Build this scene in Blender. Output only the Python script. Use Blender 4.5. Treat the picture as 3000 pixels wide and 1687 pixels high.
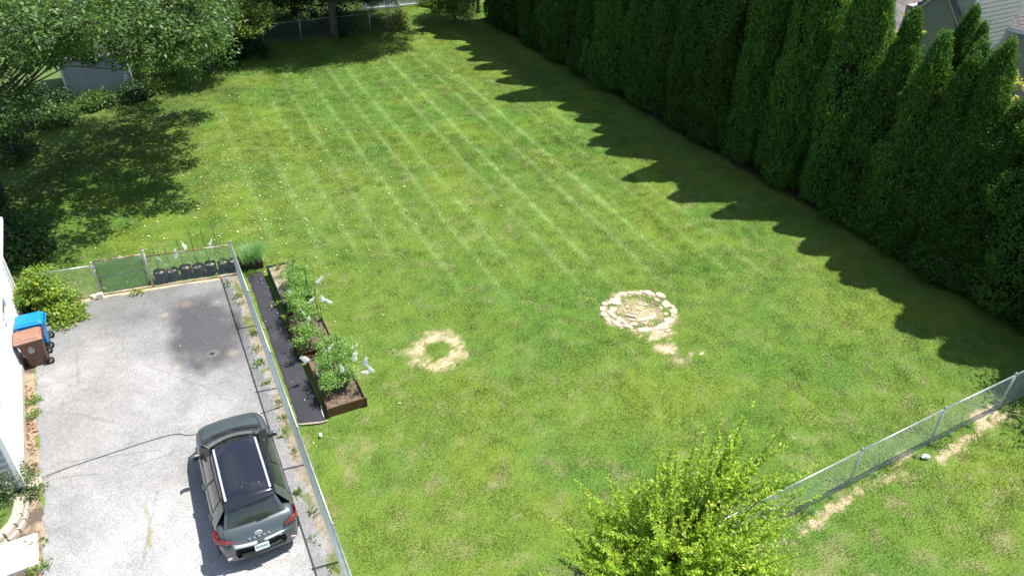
import bpy, math, random
import numpy as np
from mathutils import Vector, Matrix

random.seed(7)
RNG = np.random.default_rng(11)
for o in list(bpy.data.objects):
    bpy.data.objects.remove(o)
scene = bpy.context.scene
COL = scene.collection
R = math.radians

# ------------------------------------------------------------------ camera, world, sun, exposure
cam_d = bpy.data.cameras.new('camera')
cam_d.sensor_fit = 'HORIZONTAL'
cam_d.sensor_width = 36.0
cam_d.lens = 36.0 * 2272 / 3000
cam_d.clip_start = 0.1
cam_d.clip_end = 2000
cam = bpy.data.objects.new('camera', cam_d)
COL.objects.link(cam)
_p, _r = R(35.08), R(1.05)
_fw = Vector((0, math.cos(_p), -math.sin(_p)))
_up = Vector((0, math.sin(_p), math.cos(_p)))
_rt = Vector((1, 0, 0))
_rt2 = _rt * math.cos(_r) + _up * math.sin(_r)
_up2 = -_rt * math.sin(_r) + _up * math.cos(_r)
_m = Matrix((_rt2, _up2, -_fw)).transposed().to_4x4()
_m.translation = Vector((0, 0, 15.1))
cam.matrix_world = _m
scene.camera = cam

SUN = Vector((0.42, 0.155, 1.0)).normalized()
world = bpy.data.worlds.new('World')
scene.world = world
world.use_nodes = True
wn = world.node_tree.nodes
wn.clear()
sky = wn.new('ShaderNodeTexSky')
sky.sky_type = 'NISHITA'
sky.sun_disc = False
sky.sun_elevation = math.asin(SUN.z)
sky.sun_rotation = math.atan2(SUN.x, SUN.y)
bg = wn.new('ShaderNodeBackground')
bg.inputs['Strength'].default_value = 0.102
wo = wn.new('ShaderNodeOutputWorld')
# fair-weather clouds, as the car's glass mirrors them
wl = world.node_tree.links
wtc = wn.new('ShaderNodeTexCoord')
wsep = wn.new('ShaderNodeSeparateXYZ'); wl.new(wtc.outputs['Generated'], wsep.inputs[0])
wmx = wn.new('ShaderNodeMath'); wmx.operation = 'MAXIMUM'; wmx.inputs[1].default_value = 0.12; wl.new(wsep.outputs[2], wmx.inputs[0])
wdv = wn.new('ShaderNodeVectorMath'); wdv.operation = 'DIVIDE'
wcm = wn.new('ShaderNodeCombineXYZ')
for _k in range(3): wl.new(wmx.outputs[0], wcm.inputs[_k])
wl.new(wtc.outputs['Generated'], wdv.inputs[0]); wl.new(wcm.outputs[0], wdv.inputs[1])
wno = wn.new('ShaderNodeTexNoise'); wno.inputs['Scale'].default_value = 1.7; wno.inputs['Detail'].default_value = 7; wno.inputs['Roughness'].default_value = 0.58
wl.new(wdv.outputs[0], wno.inputs['Vector'])
wmr = wn.new('ShaderNodeMapRange'); wmr.inputs[1].default_value = 0.50; wmr.inputs[2].default_value = 0.66; wmr.inputs[3].default_value = 0.0; wmr.inputs[4].default_value = 0.75
wl.new(wno.outputs['Fac'], wmr.inputs[0])
wmix = wn.new('ShaderNodeMix'); wmix.data_type = 'RGBA'
wl.new(wmr.outputs[0], wmix.inputs[0]); wl.new(sky.outputs[0], wmix.inputs[6]); wmix.inputs[7].default_value = (6.2, 6.4, 6.6, 1)
wl.new(wmix.outputs[2], bg.inputs[0])
world.node_tree.links.new(bg.outputs[0], wo.inputs[0])

sun_d = bpy.data.lights.new('sun', 'SUN')
sun_d.energy = 5.0
sun_d.angle = R(0.53)
sun_d.color = (1.0, 0.955, 0.88)
sun_o = bpy.data.objects.new('sun', sun_d)
COL.objects.link(sun_o)
sun_o.location = SUN * 60
sun_o.rotation_euler = SUN.to_track_quat('Z', 'Y').to_euler()

scene.view_settings.view_transform = 'Standard'
scene.view_settings.look = 'None'
scene.view_settings.exposure = 0.89
scene.view_settings.gamma = 1.0
scene.view_settings.use_curve_mapping = False
scene.render.engine = 'CYCLES'
scene.cycles.max_bounces = 6
scene.cycles.transparent_max_bounces = 6

# ------------------------------------------------------------------ helpers
def link(o, parent=None):
    COL.objects.link(o)
    if parent is not None:
        o.parent = parent
    return o

def tag(o, label=None, cat=None, group=None, kind=None):
    if label: o['label'] = label
    if cat: o['category'] = cat
    if group: o['group'] = group
    if kind: o['kind'] = kind
    return o

def thing(name, label, cat, loc=(0, 0, 0), rotz=0.0, group=None):
    o = bpy.data.objects.new(name, None)
    o.empty_display_size = 0.2
    link(o)
    o.location = (loc[0], loc[1], loc[2] if len(loc) > 2 else 0.0)
    o.rotation_euler = (0, 0, rotz)
    return tag(o, label, cat, group)

def np_mesh(name, V, F, mat, smooth=False):
    """V (n,3) array, F (m,k) int array, all faces the same size"""
    V = np.asarray(V, dtype=np.float32)
    F = np.asarray(F, dtype=np.int32)
    me = bpy.data.meshes.new(name)
    me.vertices.add(len(V))
    me.vertices.foreach_set('co', V.ravel())
    k = F.shape[1]
    me.loops.add(F.size)
    me.loops.foreach_set('vertex_index', F.ravel())
    me.polygons.add(len(F))
    me.polygons.foreach_set('loop_start', np.arange(0, F.size, k, dtype=np.int32))
    if smooth:
        me.polygons.foreach_set('use_smooth', np.ones(len(F), dtype=bool))
    me.update(calc_edges=True)
    if mat: me.materials.append(mat)
    return me

def mesh_obj(name, me, parent=None, loc=None):
    o = bpy.data.objects.new(name, me)
    link(o, parent)
    if loc is not None: o.location = loc
    return o

class MB:
    """collects shapes, then becomes ONE mesh object"""
    def __init__(s): s.v, s.f = [], []
    def add(s, vs, fs):
        b = len(s.v)
        s.v += [tuple(x) for x in vs]
        s.f += [tuple(i + b for i in f) for f in fs]
        return s
    def box(s, c, d, rz=0.0, taper=1.0, tilt=None):
        hx, hy, hz = d[0] / 2, d[1] / 2, d[2] / 2
        pts = []
        for z, k in ((-hz, 1.0), (hz, taper)):
            for x, y in ((-hx, -hy), (hx, -hy), (hx, hy), (-hx, hy)):
                pts.append(Vector((x * k, y * k, z)))
        M = Matrix.Rotation(rz, 3, 'Z')
        if tilt is not None: M = M @ tilt
        c = Vector(c)
        return s.add([M @ p + c for p in pts], [(0, 3, 2, 1), (4, 5, 6, 7), (0, 1, 5, 4), (1, 2, 6, 5), (2, 3, 7, 6), (3, 0, 4, 7)])
    def bar(s, p, q, r, n=6, r2=None, cap=True):
        p, q = Vector(p), Vector(q)
        if r2 is None: r2 = r
        d = (q - p)
        if d.length < 1e-6: return s
        d.normalize()
        a = d.orthogonal().normalized(); b = d.cross(a)
        vs = []
        for c, rr in ((p, r), (q, r2)):
            for i in range(n):
                t = 2 * math.pi * i / n
                vs.append(c + a * (rr * math.cos(t)) + b * (rr * math.sin(t)))
        fs = [(i, (i + 1) % n, n + (i + 1) % n, n + i) for i in range(n)]
        if cap: fs += [tuple(range(n))[::-1], tuple(range(n, 2 * n))]
        return s.add(vs, fs)
    def tube(s, pts, rs, n=6):
        pts = [Vector(p) for p in pts]
        rings = []
        for i, p in enumerate(pts):
            d = (pts[min(i + 1, len(pts) - 1)] - pts[max(i - 1, 0)]).normalized()
            a = d.cross(Vector((0.31, 0.17, 0.93)))
            if a.length < 1e-3: a = d.orthogonal()
            a.normalize(); b = d.cross(a)
            rr = rs[i] if hasattr(rs, '__len__') else rs
            rings.append([p + a * (rr * math.cos(2 * math.pi * k / n)) + b * (rr * math.sin(2 * math.pi * k / n)) for k in range(n)])
        vs = [x for ring in rings for x in ring]
        fs = []
        for i in range(len(pts) - 1):
            for k in range(n):
                fs.append((i * n + k, i * n + (k + 1) % n, (i + 1) * n + (k + 1) % n, (i + 1) * n + k))
        fs += [tuple(range(n))[::-1], tuple(range((len(pts) - 1) * n, len(pts) * n))]
        return s.add(vs, fs)
    def lathe(s, prof, n=20, c=(0, 0, 0), axis='Z'):
        vs, fs = [], []
        for (r, z) in prof:
            for k in range(n):
                t = 2 * math.pi * k / n
                x, y = r * math.cos(t), r * math.sin(t)
                p = (x, y, z) if axis == 'Z' else ((z, x, y) if axis == 'X' else (x, z, y))
                vs.append((p[0] + c[0], p[1] + c[1], p[2] + c[2]))
        for i in range(len(prof) - 1):
            for k in range(n):
                fs.append((i * n + k, i * n + (k + 1) % n, (i + 1) * n + (k + 1) % n, (i + 1) * n + k))
        fs += [tuple(range(n))[::-1], tuple(range((len(prof) - 1) * n, len(prof) * n))]
        return s.add(vs, fs)
    def prism(s, poly, z0, z1):
        n = len(poly)
        vs = [(x, y, z0) for x, y in poly] + [(x, y, z1) for x, y in poly]
        fs = [tuple(range(n))[::-1], tuple(range(n, 2 * n))] + [(i, (i + 1) % n, n + (i + 1) % n, n + i) for i in range(n)]
        return s.add(vs, fs)
    def mesh(s, name, mat, smooth=False):
        me = bpy.data.meshes.new(name)
        me.from_pydata(s.v, [], s.f)
        me.update()
        if mat: me.materials.append(mat)
        if smooth:
            me.polygons.foreach_set('use_smooth', [True] * len(me.polygons))
        return me
    def build(s, name, mat, parent=None, smooth=False, loc=None, bevel=0.0):
        o = mesh_obj(name, s.mesh(name, mat, smooth), parent, loc)
        if bevel:
            b = o.modifiers.new('bevel', 'BEVEL'); b.width = bevel; b.segments = 2; b.limit_method = 'ANGLE'
        return o

def _lat(seed, n=256):
    return np.random.default_rng(seed).random((n, n))
_LATS = {}
def vnoise(x, y, scale, seed):
    if seed not in _LATS: _LATS[seed] = _lat(seed)
    L = _LATS[seed]; n = L.shape[0]
    X = np.asarray(x) / scale + 1000.37; Y = np.asarray(y) / scale + 1000.71
    xi = np.floor(X).astype(int); yi = np.floor(Y).astype(int)
    fx = X - xi; fy = Y - yi
    fx = fx * fx * (3 - 2 * fx); fy = fy * fy * (3 - 2 * fy)
    a = L[xi % n, yi % n]; b = L[(xi + 1) % n, yi % n]; c = L[xi % n, (yi + 1) % n]; d = L[(xi + 1) % n, (yi + 1) % n]
    return (a * (1 - fx) + b * fx) * (1 - fy) + (c * (1 - fx) + d * fx) * fy
def fbm(x, y, scale, seed, octv=3):
    t = 0; w = 0
    for i in range(octv):
        t = t + vnoise(x, y, scale / 2 ** i, seed + i) * 0.55 ** i
        w += 0.55 ** i
    return t / w
def sst(a, b, x):
    t = np.clip((x - a) / (b - a), 0, 1)
    return t * t * (3 - 2 * t)

# ------------------------------------------------------------------ materials
def nt(mat):
    mat.use_nodes = True
    t = mat.node_tree
    return t, t.nodes, t.links, t.nodes['Principled BSDF']

def plain(name, col, rough=0.6, metal=0.0, vary=0.12, scale=6.0, bump=0.0, bscale=40.0, spec=0.5, coat=0.0, col2=None, detail=4.0, thr=(0.35, 0.65)):
    m = bpy.data.materials.new(name)
    t, N, L, b = nt(m)
    c2 = col2 if col2 else tuple(max(0, x * (1 - 2.2 * vary)) for x in col)
    tc = N.new('ShaderNodeTexCoord')
    no = N.new('ShaderNodeTexNoise'); no.inputs['Scale'].default_value = scale; no.inputs['Detail'].default_value = detail
    cr = N.new('ShaderNodeValToRGB')
    cr.color_ramp.elements[0].position = thr[0]; cr.color_ramp.elements[0].color = (*c2, 1)
    cr.color_ramp.elements[1].position = thr[1]; cr.color_ramp.elements[1].color = (*col, 1)
    L.new(tc.outputs['Object'], no.inputs['Vector']); L.new(no.outputs['Fac'], cr.inputs[0]); L.new(cr.outputs[0], b.inputs['Base Color'])
    b.inputs['Roughness'].default_value = rough
    b.inputs['Metallic'].default_value = metal
    b.inputs['Specular IOR Level'].default_value = spec
    b.inputs['Coat Weight'].default_value = coat
    if bump:
        n2 = N.new('ShaderNodeTexNoise'); n2.inputs['Scale'].default_value = bscale; n2.inputs['Detail'].default_value = 5
        bp = N.new('ShaderNodeBump'); bp.inputs['Strength'].default_value = bump; bp.inputs['Distance'].default_value = 0.02
        L.new(tc.outputs['Object'], n2.inputs['Vector']); L.new(n2.outputs['Fac'], bp.inputs['Height']); L.new(bp.outputs[0], b.inputs['Normal'])
    return m

def leafy(name, cols, rough=0.5, transl=0.35, spec=0.35, vary=False):
    """leaf material: each leaf (mesh island) takes its own tone"""
    m = bpy.data.materials.new(name)
    t, N, L, b = nt(m)
    geo = N.new('ShaderNodeNewGeometry')
    cr = N.new('ShaderNodeValToRGB')
    els = cr.color_ramp.elements
    while len(els) < len(cols): els.new(0.5)
    for i, c in enumerate(cols):
        els[i].position = i / max(1, len(cols) - 1); els[i].color = (*c, 1)
    L.new(geo.outputs['Random Per Island'], cr.inputs[0])
    out_col = cr.outputs[0]
    if vary:      # each tree its own tone, with a few dry brownish patches
        oi = N.new('ShaderNodeObjectInfo')
        mr = N.new('ShaderNodeMapRange'); mr.inputs[3].default_value = 0.78; mr.inputs[4].default_value = 1.25
        L.new(oi.outputs['Random'], mr.inputs[0])
        sc = N.new('ShaderNodeVectorMath'); sc.operation = 'SCALE'; L.new(out_col, sc.inputs[0]); L.new(mr.outputs[0], sc.inputs['Scale'])
        no = N.new('ShaderNodeTexNoise'); no.inputs['Scale'].default_value = 0.9; no.inputs['Detail'].default_value = 4
        L.new(geo.outputs['Position'], no.inputs['Vector'])
        m2 = N.new('ShaderNodeMapRange'); m2.inputs[1].default_value = 0.60; m2.inputs[2].default_value = 0.72; m2.inputs[3].default_value = 0.0; m2.inputs[4].default_value = 0.55
        L.new(no.outputs['Fac'], m2.inputs[0])
        mb = N.new('ShaderNodeMix'); mb.data_type = 'RGBA'; L.new(m2.outputs[0], mb.inputs[0]); L.new(sc.outputs[0], mb.inputs[6]); mb.inputs[7].default_value = (0.105, 0.10, 0.036, 1)
        out_col = mb.outputs[2]
    L.new(out_col, b.inputs['Base Color'])
    b.inputs['Roughness'].default_value = rough
    b.inputs['Specular IOR Level'].default_value = spec
    tr = N.new('ShaderNodeBsdfTranslucent')
    mul = N.new('ShaderNodeMix'); mul.data_type = 'RGBA'; mul.blend_type = 'MULTIPLY'; mul.inputs[0].default_value = 1.0
    L.new(out_col, mul.inputs[6]); mul.inputs[7].default_value = (1.5, 1.55, 0.7, 1)
    L.new(mul.outputs[2], tr.inputs['Color'])
    mx = N.new('ShaderNodeMixShader'); mx.inputs[0].default_value = transl
    out = N['Material Output']
    L.new(b.outputs[0], mx.inputs[1]); L.new(tr.outputs[0], mx.inputs[2]); L.new(mx.outputs[0], out.inputs['Surface'])
    return m

M = {}
M['galv'] = plain('galvanised_steel', (0.50, 0.53, 0.54), 0.42, 0.55, 0.12, 5)
M['wire'] = plain('fence_wire', (0.54, 0.64, 0.65), 0.45, 0.45, 0.1, 9)
M['wire_green'] = plain('green_netting', (0.02, 0.34, 0.14), 0.55, 0, 0.1, 9)
M['rust'] = plain('rusty_pipe', (0.44, 0.42, 0.39), 0.6, 0.35, 0.1, 3.0, col2=(0.19, 0.085, 0.03), thr=(0.47, 0.58), detail=6)
M['bark'] = plain('bark', (0.17, 0.14, 0.11), 0.9, 0, 0.25, 9, 0.8, 25)
M['twig'] = plain('twigs', (0.14, 0.10, 0.07), 0.9, 0, 0.2, 8)
M['shoot'] = plain('green_brown_shoots', (0.20, 0.19, 0.07), 0.8, 0, 0.2, 8)
M['core_shade'] = plain('core_shade_tone', (0.020, 0.026, 0.011), 1.0, 0, 0.25, 5, spec=0.0)
M['white_paint'] = plain('white_siding_paint', (0.80, 0.80, 0.79), 0.5, 0, 0.03, 2)
M['white_trim'] = plain('white_trim', (0.78, 0.79, 0.80), 0.45, 0, 0.03, 3)
M['foundation'] = plain('foundation_block', (0.46, 0.42, 0.36), 0.9, 0, 0.12, 5, 0.4, 30)
M['glass_dark'] = plain('window_glass', (0.03, 0.035, 0.04), 0.06, 0, 0.05, 2)
M['grey_siding'] = plain('grey_shed_and_shade_siding', (0.30, 0.34, 0.37), 0.55, 0, 0.06, 2)
M['shed_roof'] = plain('shed_roof_shingle', (0.045, 0.048, 0.055), 0.9, 0, 0.2, 8, 0.4, 60)
M['soil'] = plain('bed_soil', (0.17, 0.125, 0.09), 0.95, 0, 0.25, 9, 0.9, 30, col2=(0.055, 0.037, 0.026))
M['straw_mulch'] = plain('straw_mulch', (0.40, 0.34, 0.24), 0.95, 0, 0.3, 22, 0.8, 60, col2=(0.13, 0.10, 0.07))
M['bed_brown'] = plain('brown_bed_panel', (0.115, 0.052, 0.034), 0.5, 0, 0.1, 2)
M['bed_green'] = plain('dark_green_bed_panel', (0.020, 0.055, 0.045), 0.45, 0, 0.1, 2)
M['fabric'] = plain('landscape_fabric', (0.034, 0.034, 0.042), 0.75, 0, 0.2, 3, 0.3, 50)
M['bag_black'] = plain('black_felt', (0.020, 0.021, 0.022), 0.95, 0, 0.2, 14, 0.3, 60)
M['stake'] = plain('green_stake', (0.012, 0.10, 0.045), 0.4, 0, 0.05, 5)
M['stone'] = plain('pale_limestone', (0.50, 0.41, 0.315), 0.85, 0, 0.12, 7, 0.7, 22)
M['block'] = plain('tan_wall_block', (0.50, 0.43, 0.34), 0.9, 0, 0.12, 6, 0.6, 40)
M['concrete'] = plain('pale_concrete', (0.62, 0.57, 0.49), 0.85, 0, 0.06, 3, 0.3, 60)
M['dark_line'] = plain('thin_dark_line', (0.03, 0.03, 0.035), 0.55, 0, 0.1, 5)
M['bin_blue'] = plain('blue_plastic', (0.008, 0.22, 0.62), 0.38, 0, 0.05, 2)
M['bin_brown'] = plain('brown_plastic', (0.105, 0.055, 0.036), 0.45, 0, 0.1, 3)
M['bin_brown_lid'] = plain('faded_brown_plastic', (0.30, 0.165, 0.12), 0.42, 0, 0.06, 2)
M['rubber'] = plain('black_rubber', (0.018, 0.018, 0.018), 0.8, 0, 0.1, 8)
M['black_plastic'] = plain('black_plastic', (0.016, 0.016, 0.018), 0.5, 0, 0.1, 5)
M['white_print'] = plain('white_print', (0.75, 0.76, 0.76), 0.6, 0, 0.02, 5)
M['brown_roof'] = plain('brown_roof_shingle', (0.165, 0.15, 0.15), 0.9, 0, 0.2, 3, 0.3, 60)
M['shake'] = plain('grey_shake_siding', (0.34, 0.36, 0.37), 0.75, 0, 0.08, 1.5)
M['shake_light'] = plain('light_grey_shake_siding', (0.50, 0.50, 0.46), 0.75, 0, 0.08, 1.5)
M['planter'] = plain('dark_planter', (0.035, 0.022, 0.017), 0.7, 0, 0.2, 6)
M['white_cloth'] = plain('white_plastic', (0.78, 0.80, 0.80), 0.5, 0, 0.04, 5)
M['vinyl'] = plain('white_vinyl', (0.66, 0.70, 0.78), 0.4, 0, 0.04, 3)
# leaves
M['arb'] = leafy('arborvitae_foliage', [(0.028, 0.080, 0.016), (0.050, 0.130, 0.022), (0.080, 0.182, 0.032), (0.125, 0.24, 0.044)], 0.55, 0.38, 0.3, True)
M['oak'] = leafy('oak_leaves', [(0.024, 0.066, 0.017), (0.044, 0.106, 0.024), (0.072, 0.15, 0.031), (0.13, 0.205, 0.04)], 0.46, 0.34, 0.4)
M['lime'] = leafy('bright_tree_leaves', [(0.075, 0.15, 0.026), (0.115, 0.20, 0.034), (0.17, 0.25, 0.04), (0.25, 0.30, 0.05)], 0.45, 0.38, 0.45)
M['darkleaf'] = leafy('dark_tree_leaves', [(0.018, 0.045, 0.013), (0.030, 0.068, 0.018), (0.045, 0.095, 0.022)], 0.5, 0.28, 0.4)
M['yellowgreen'] = leafy('yellow_green_leaves', [(0.16, 0.31, 0.026), (0.24, 0.40, 0.032), (0.34, 0.48, 0.038), (0.47, 0.53, 0.06)], 0.45, 0.42, 0.4)
M['vine'] = leafy('vine_leaves', [(0.08, 0.17, 0.026), (0.14, 0.25, 0.034), (0.22, 0.32, 0.036), (0.34, 0.38, 0.045)], 0.45, 0.38, 0.4)
M['yellow'] = leafy('yellow_leaves', [(0.35, 0.33, 0.03), (0.48, 0.44, 0.05), (0.25, 0.30, 0.04)], 0.5, 0.35, 0.3)
M['tomato'] = leafy('tomato_leaves', [(0.10, 0.23, 0.055), (0.15, 0.30, 0.07), (0.22, 0.37, 0.09), (0.32, 0.42, 0.09)], 0.5, 0.38, 0.35)
M['blade'] = leafy('ornamental_grass_blades', [(0.08, 0.20, 0.06), (0.13, 0.28, 0.10), (0.22, 0.36, 0.14)], 0.45, 0.38, 0.4)
M['garlic'] = leafy('yellowing_blades', [(0.12, 0.20, 0.05), (0.25, 0.28, 0.07), (0.38, 0.34, 0.12)], 0.5, 0.3, 0.3)
M['rose'] = leafy('bush_leaves', [(0.03, 0.075, 0.022), (0.06, 0.12, 0.035), (0.10, 0.15, 0.05), (0.30, 0.28, 0.20)], 0.5, 0.3, 0.4)
M['weed'] = leafy('weed_leaves', [(0.10, 0.21, 0.035), (0.16, 0.28, 0.045), (0.28, 0.33, 0.07)], 0.5, 0.35, 0.3)
M['litter'] = leafy('dry_leaf_flecks', [(0.44, 0.36, 0.20), (0.60, 0.55, 0.36), (0.72, 0.70, 0.52), (0.50, 0.50, 0.20)], 0.7, 0.25, 0.2)
M['brown_litter'] = leafy('brown_dead_leaves', [(0.16, 0.09, 0.055), (0.33, 0.19, 0.12), (0.46, 0.33, 0.22)], 0.8, 0.15, 0.2)

def organza():
    m = bpy.data.materials.new('organza')
    t, N, L, b = nt(m)
    b.inputs['Base Color'].default_value = (0.82, 0.86, 0.86, 1); b.inputs['Roughness'].default_value = 0.6
    w = N.new('ShaderNodeTexWave'); w.inputs['Scale'].default_value = 60
    tr = N.new('ShaderNodeBsdfTransparent'); tl = N.new('ShaderNodeBsdfTranslucent'); tl.inputs['Color'].default_value = (0.8, 0.85, 0.85, 1)
    m1 = N.new('ShaderNodeMixShader'); m1.inputs[0].default_value = 0.5
    m2 = N.new('ShaderNodeMixShader'); m2.inputs[0].default_value = 0.18
    L.new(b.outputs[0], m1.inputs[1]); L.new(tl.outputs[0], m1.inputs[2])
    L.new(m1.outputs[0], m2.inputs[1]); L.new(tr.outputs[0], m2.inputs[2]); L.new(m2.outputs[0], N['Material Output'].inputs['Surface'])
    return m
M['organza'] = organza()

# ------------------------------------------------------------------ layout (metres, camera above the origin)
U = np.array([0.4772, -0.8788])       # along the plot, towards the viewer
NN = np.array([0.8788, 0.4772])       # across the plot, to the right
ROW_A = np.array([-1.83, 51.61]); ROW_D = np.array([0.489, -0.872]); ROW_N = np.array([0.872, 0.489])
HA = np.array([-15.67, 19.72]); HL = 8.19      # corner of the white house, wall runs along U
F_C = np.array([-9.44, 22.0]); F_E = np.array([-2.70, 8.57])   # long fence
LF_D = (F_E - F_C) / np.linalg.norm(F_E - F_C); LF_N = np.array([-LF_D[1], LF_D[0]])  # normal to the right
if LF_N[0] < 0: LF_N = -LF_N
RF_P = [np.array(p) for p in ((3.60, 10.42), (6.07, 11.80), (8.52, 13.17), (11.20, 14.67), (13.74, 16.05), (16.2, 17.4))]
PIT = np.array([4.15, 20.30])

def rowsn(x, y):
    return (x - ROW_A[0]) * ROW_D[0] + (y - ROW_A[1]) * ROW_D[1], (x - ROW_A[0]) * ROW_N[0] + (y - ROW_A[1]) * ROW_N[1]

def inpoly(x, y, poly):
    x = np.asarray(x); y = np.asarray(y)
    ins = np.zeros(x.shape, bool)
    n = len(poly)
    for i in range(n):
        x1, y1 = poly[i]; x2, y2 = poly[(i + 1) % n]
        c = ((y1 > y) != (y2 > y)) & (x < (x2 - x1) * (y - y1) / (y2 - y1 + 1e-12) + x1)
        ins ^= c
    return ins

_fe = F_E + LF_D * 6
DRIVE = [(-15.55, 19.55), (-14.6, 20.0), (-13.5, 20.50), (-12.0, 21.02), (-9.70, 21.84), tuple(F_C + LF_D * 0.4 - LF_N * 0.24), tuple(F_E - LF_N * 0.24), tuple(_fe - LF_N * 0.24),
         (-7.0, 3.0), (-9.2, 7.6), (-10.05, 9.6), (-10.35, 10.3), (-10.75, 11.25), (-11.25, 12.2), (-11.55, 12.65), (-13.6, 16.4)]
STRIP = [tuple(F_C - LF_N * 0.5 - LF_D * 0.25), tuple(_fe - LF_N * 0.5), tuple(_fe + LF_N * 0.12), tuple(F_C + LF_N * 0.12 - LF_D * 0.25)]
FABRIC = [(-9.22, 22.12), (-8.62, 22.22), (-4.90, 15.02), (-5.12, 14.90), (-5.66, 14.86)]

def dirt_mask(x, y):
    """0..1: bare pale soil showing in the lawn"""
    n1 = fbm(x, y, 0.55, 31, 4); n2 = fbm(x, y, 0.16, 41, 3)
    nz = (n1 - 0.5) * 1.2 + (n2 - 0.5) * 1.3
    m = np.zeros_like(x)
    # worn ring left of centre
    dx, dy = x + 2.18, y - 18.15
    a = np.arctan2(dy, dx)
    r = np.hypot(dx / 1.0, dy / 1.04)
    ring = sst(0.30, 0.5, r + nz * 0.22) * (1 - sst(0.78, 1.15, r + nz * 0.60))
    m = np.maximum(m, ring * (0.66 + 1.3 * (n2 - 0.45)) * (0.8 + 1.3 * (n1 - 0.42)))
    m = np.maximum(m, 0.36 * (1 - sst(0.05, 0.6, np.hypot(dx + 1.25, (dy + 0.15) * 1.6) + nz * 0.3)))
    # inside of the fire pit and the scrape below it
    r = np.hypot((x - PIT[0]), (y - PIT[1]) * 1.08)
    m = np.maximum(m, (1 - sst(0.62, 1.02, r + nz * 0.55)) * (0.72 + 0.9 * (n2 - 0.5)) * (0.85 + 0.9 * (n1 - 0.45)))
    m = np.maximum(m, 0.75 * (1 - sst(0.04, 0.2, np.abs(r - 1.12) + nz * 0.3)) * (0.5 + n1))
    for cx, cy, ra, st in ((4.35, 18.95, 0.5, 0.8), (4.75, 18.45, 0.62, 0.75), (5.65, 18.25, 0.26, 1.0), (5.2, 17.9, 0.35, 0.55), (4.05, 19.05, 0.3, 0.8), (3.5, 18.6, 0.35, 0.35), (4.6, 19.12, 0.5, 0.8)):
        m = np.maximum(m, st * (1 - sst(ra * 0.45, ra * 1.1, np.hypot(x - cx, (y - cy) * 1.5) + nz * 0.45)))
    # strip under the right fence
    d0 = RF_P[0]; dd = RF_P[-1] - RF_P[0]; dl = np.linalg.norm(dd); dd = dd / dl
    s = (x - d0[0]) * dd[0] + (y - d0[1]) * dd[1]
    t = (x - d0[0]) * dd[1] - (y - d0[1]) * dd[0]      # positive on the viewer's side
    w = (1 - sst(0.0, 0.20, np.abs(t - 0.36 + 0.10 * np.sin(s * 1.3)) + nz * 0.36)) * (0.55 + 0.9 * (fbm(s, t, 0.9, 73, 2) - 0.2))
    w = np.maximum(w, 0.8 * (1 - sst(0.05, 0.3, np.abs(t + 0.02) + nz * 0.22)) * sst(0.42, 0.6, fbm(s, t * 0, 1.3, 71)))
    w = np.maximum(w, 0.7 * (1 - sst(0.2, 0.8, np.hypot((s - 1.2) / 1.5, (t - 0.7)) + nz * 0.7)))
    m = np.maximum(m, w * np.where((s > -2) & (s < dl), 1, 0) * (0.62 + 0.36 * sst(6.5, 9.5, s)))
    # trodden soil under the short fences and the gate
    for (ax, ay, bx, by) in ((-9.5, 22.0, -12.02, 21.18), (-12.02, 21.18, -13.52, 20.66), (-13.52, 20.66, -15.05, 20.10)):
        ex, ey = bx - ax, by - ay; l = math.hypot(ex, ey); ex /= l; ey /= l
        s = (x - ax) * ex + (y - ay) * ey; t = np.abs(-(x - ax) * ey + (y - ay) * ex - 0.08)
        m = np.maximum(m, (0.95 if ax > -12.5 else 0.6) * (1 - sst(0.10, 0.26, t + nz * 0.12)) * ((s > -0.05) & (s < l + 0.05)))
    return np.clip(m, 0, 1)

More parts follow.
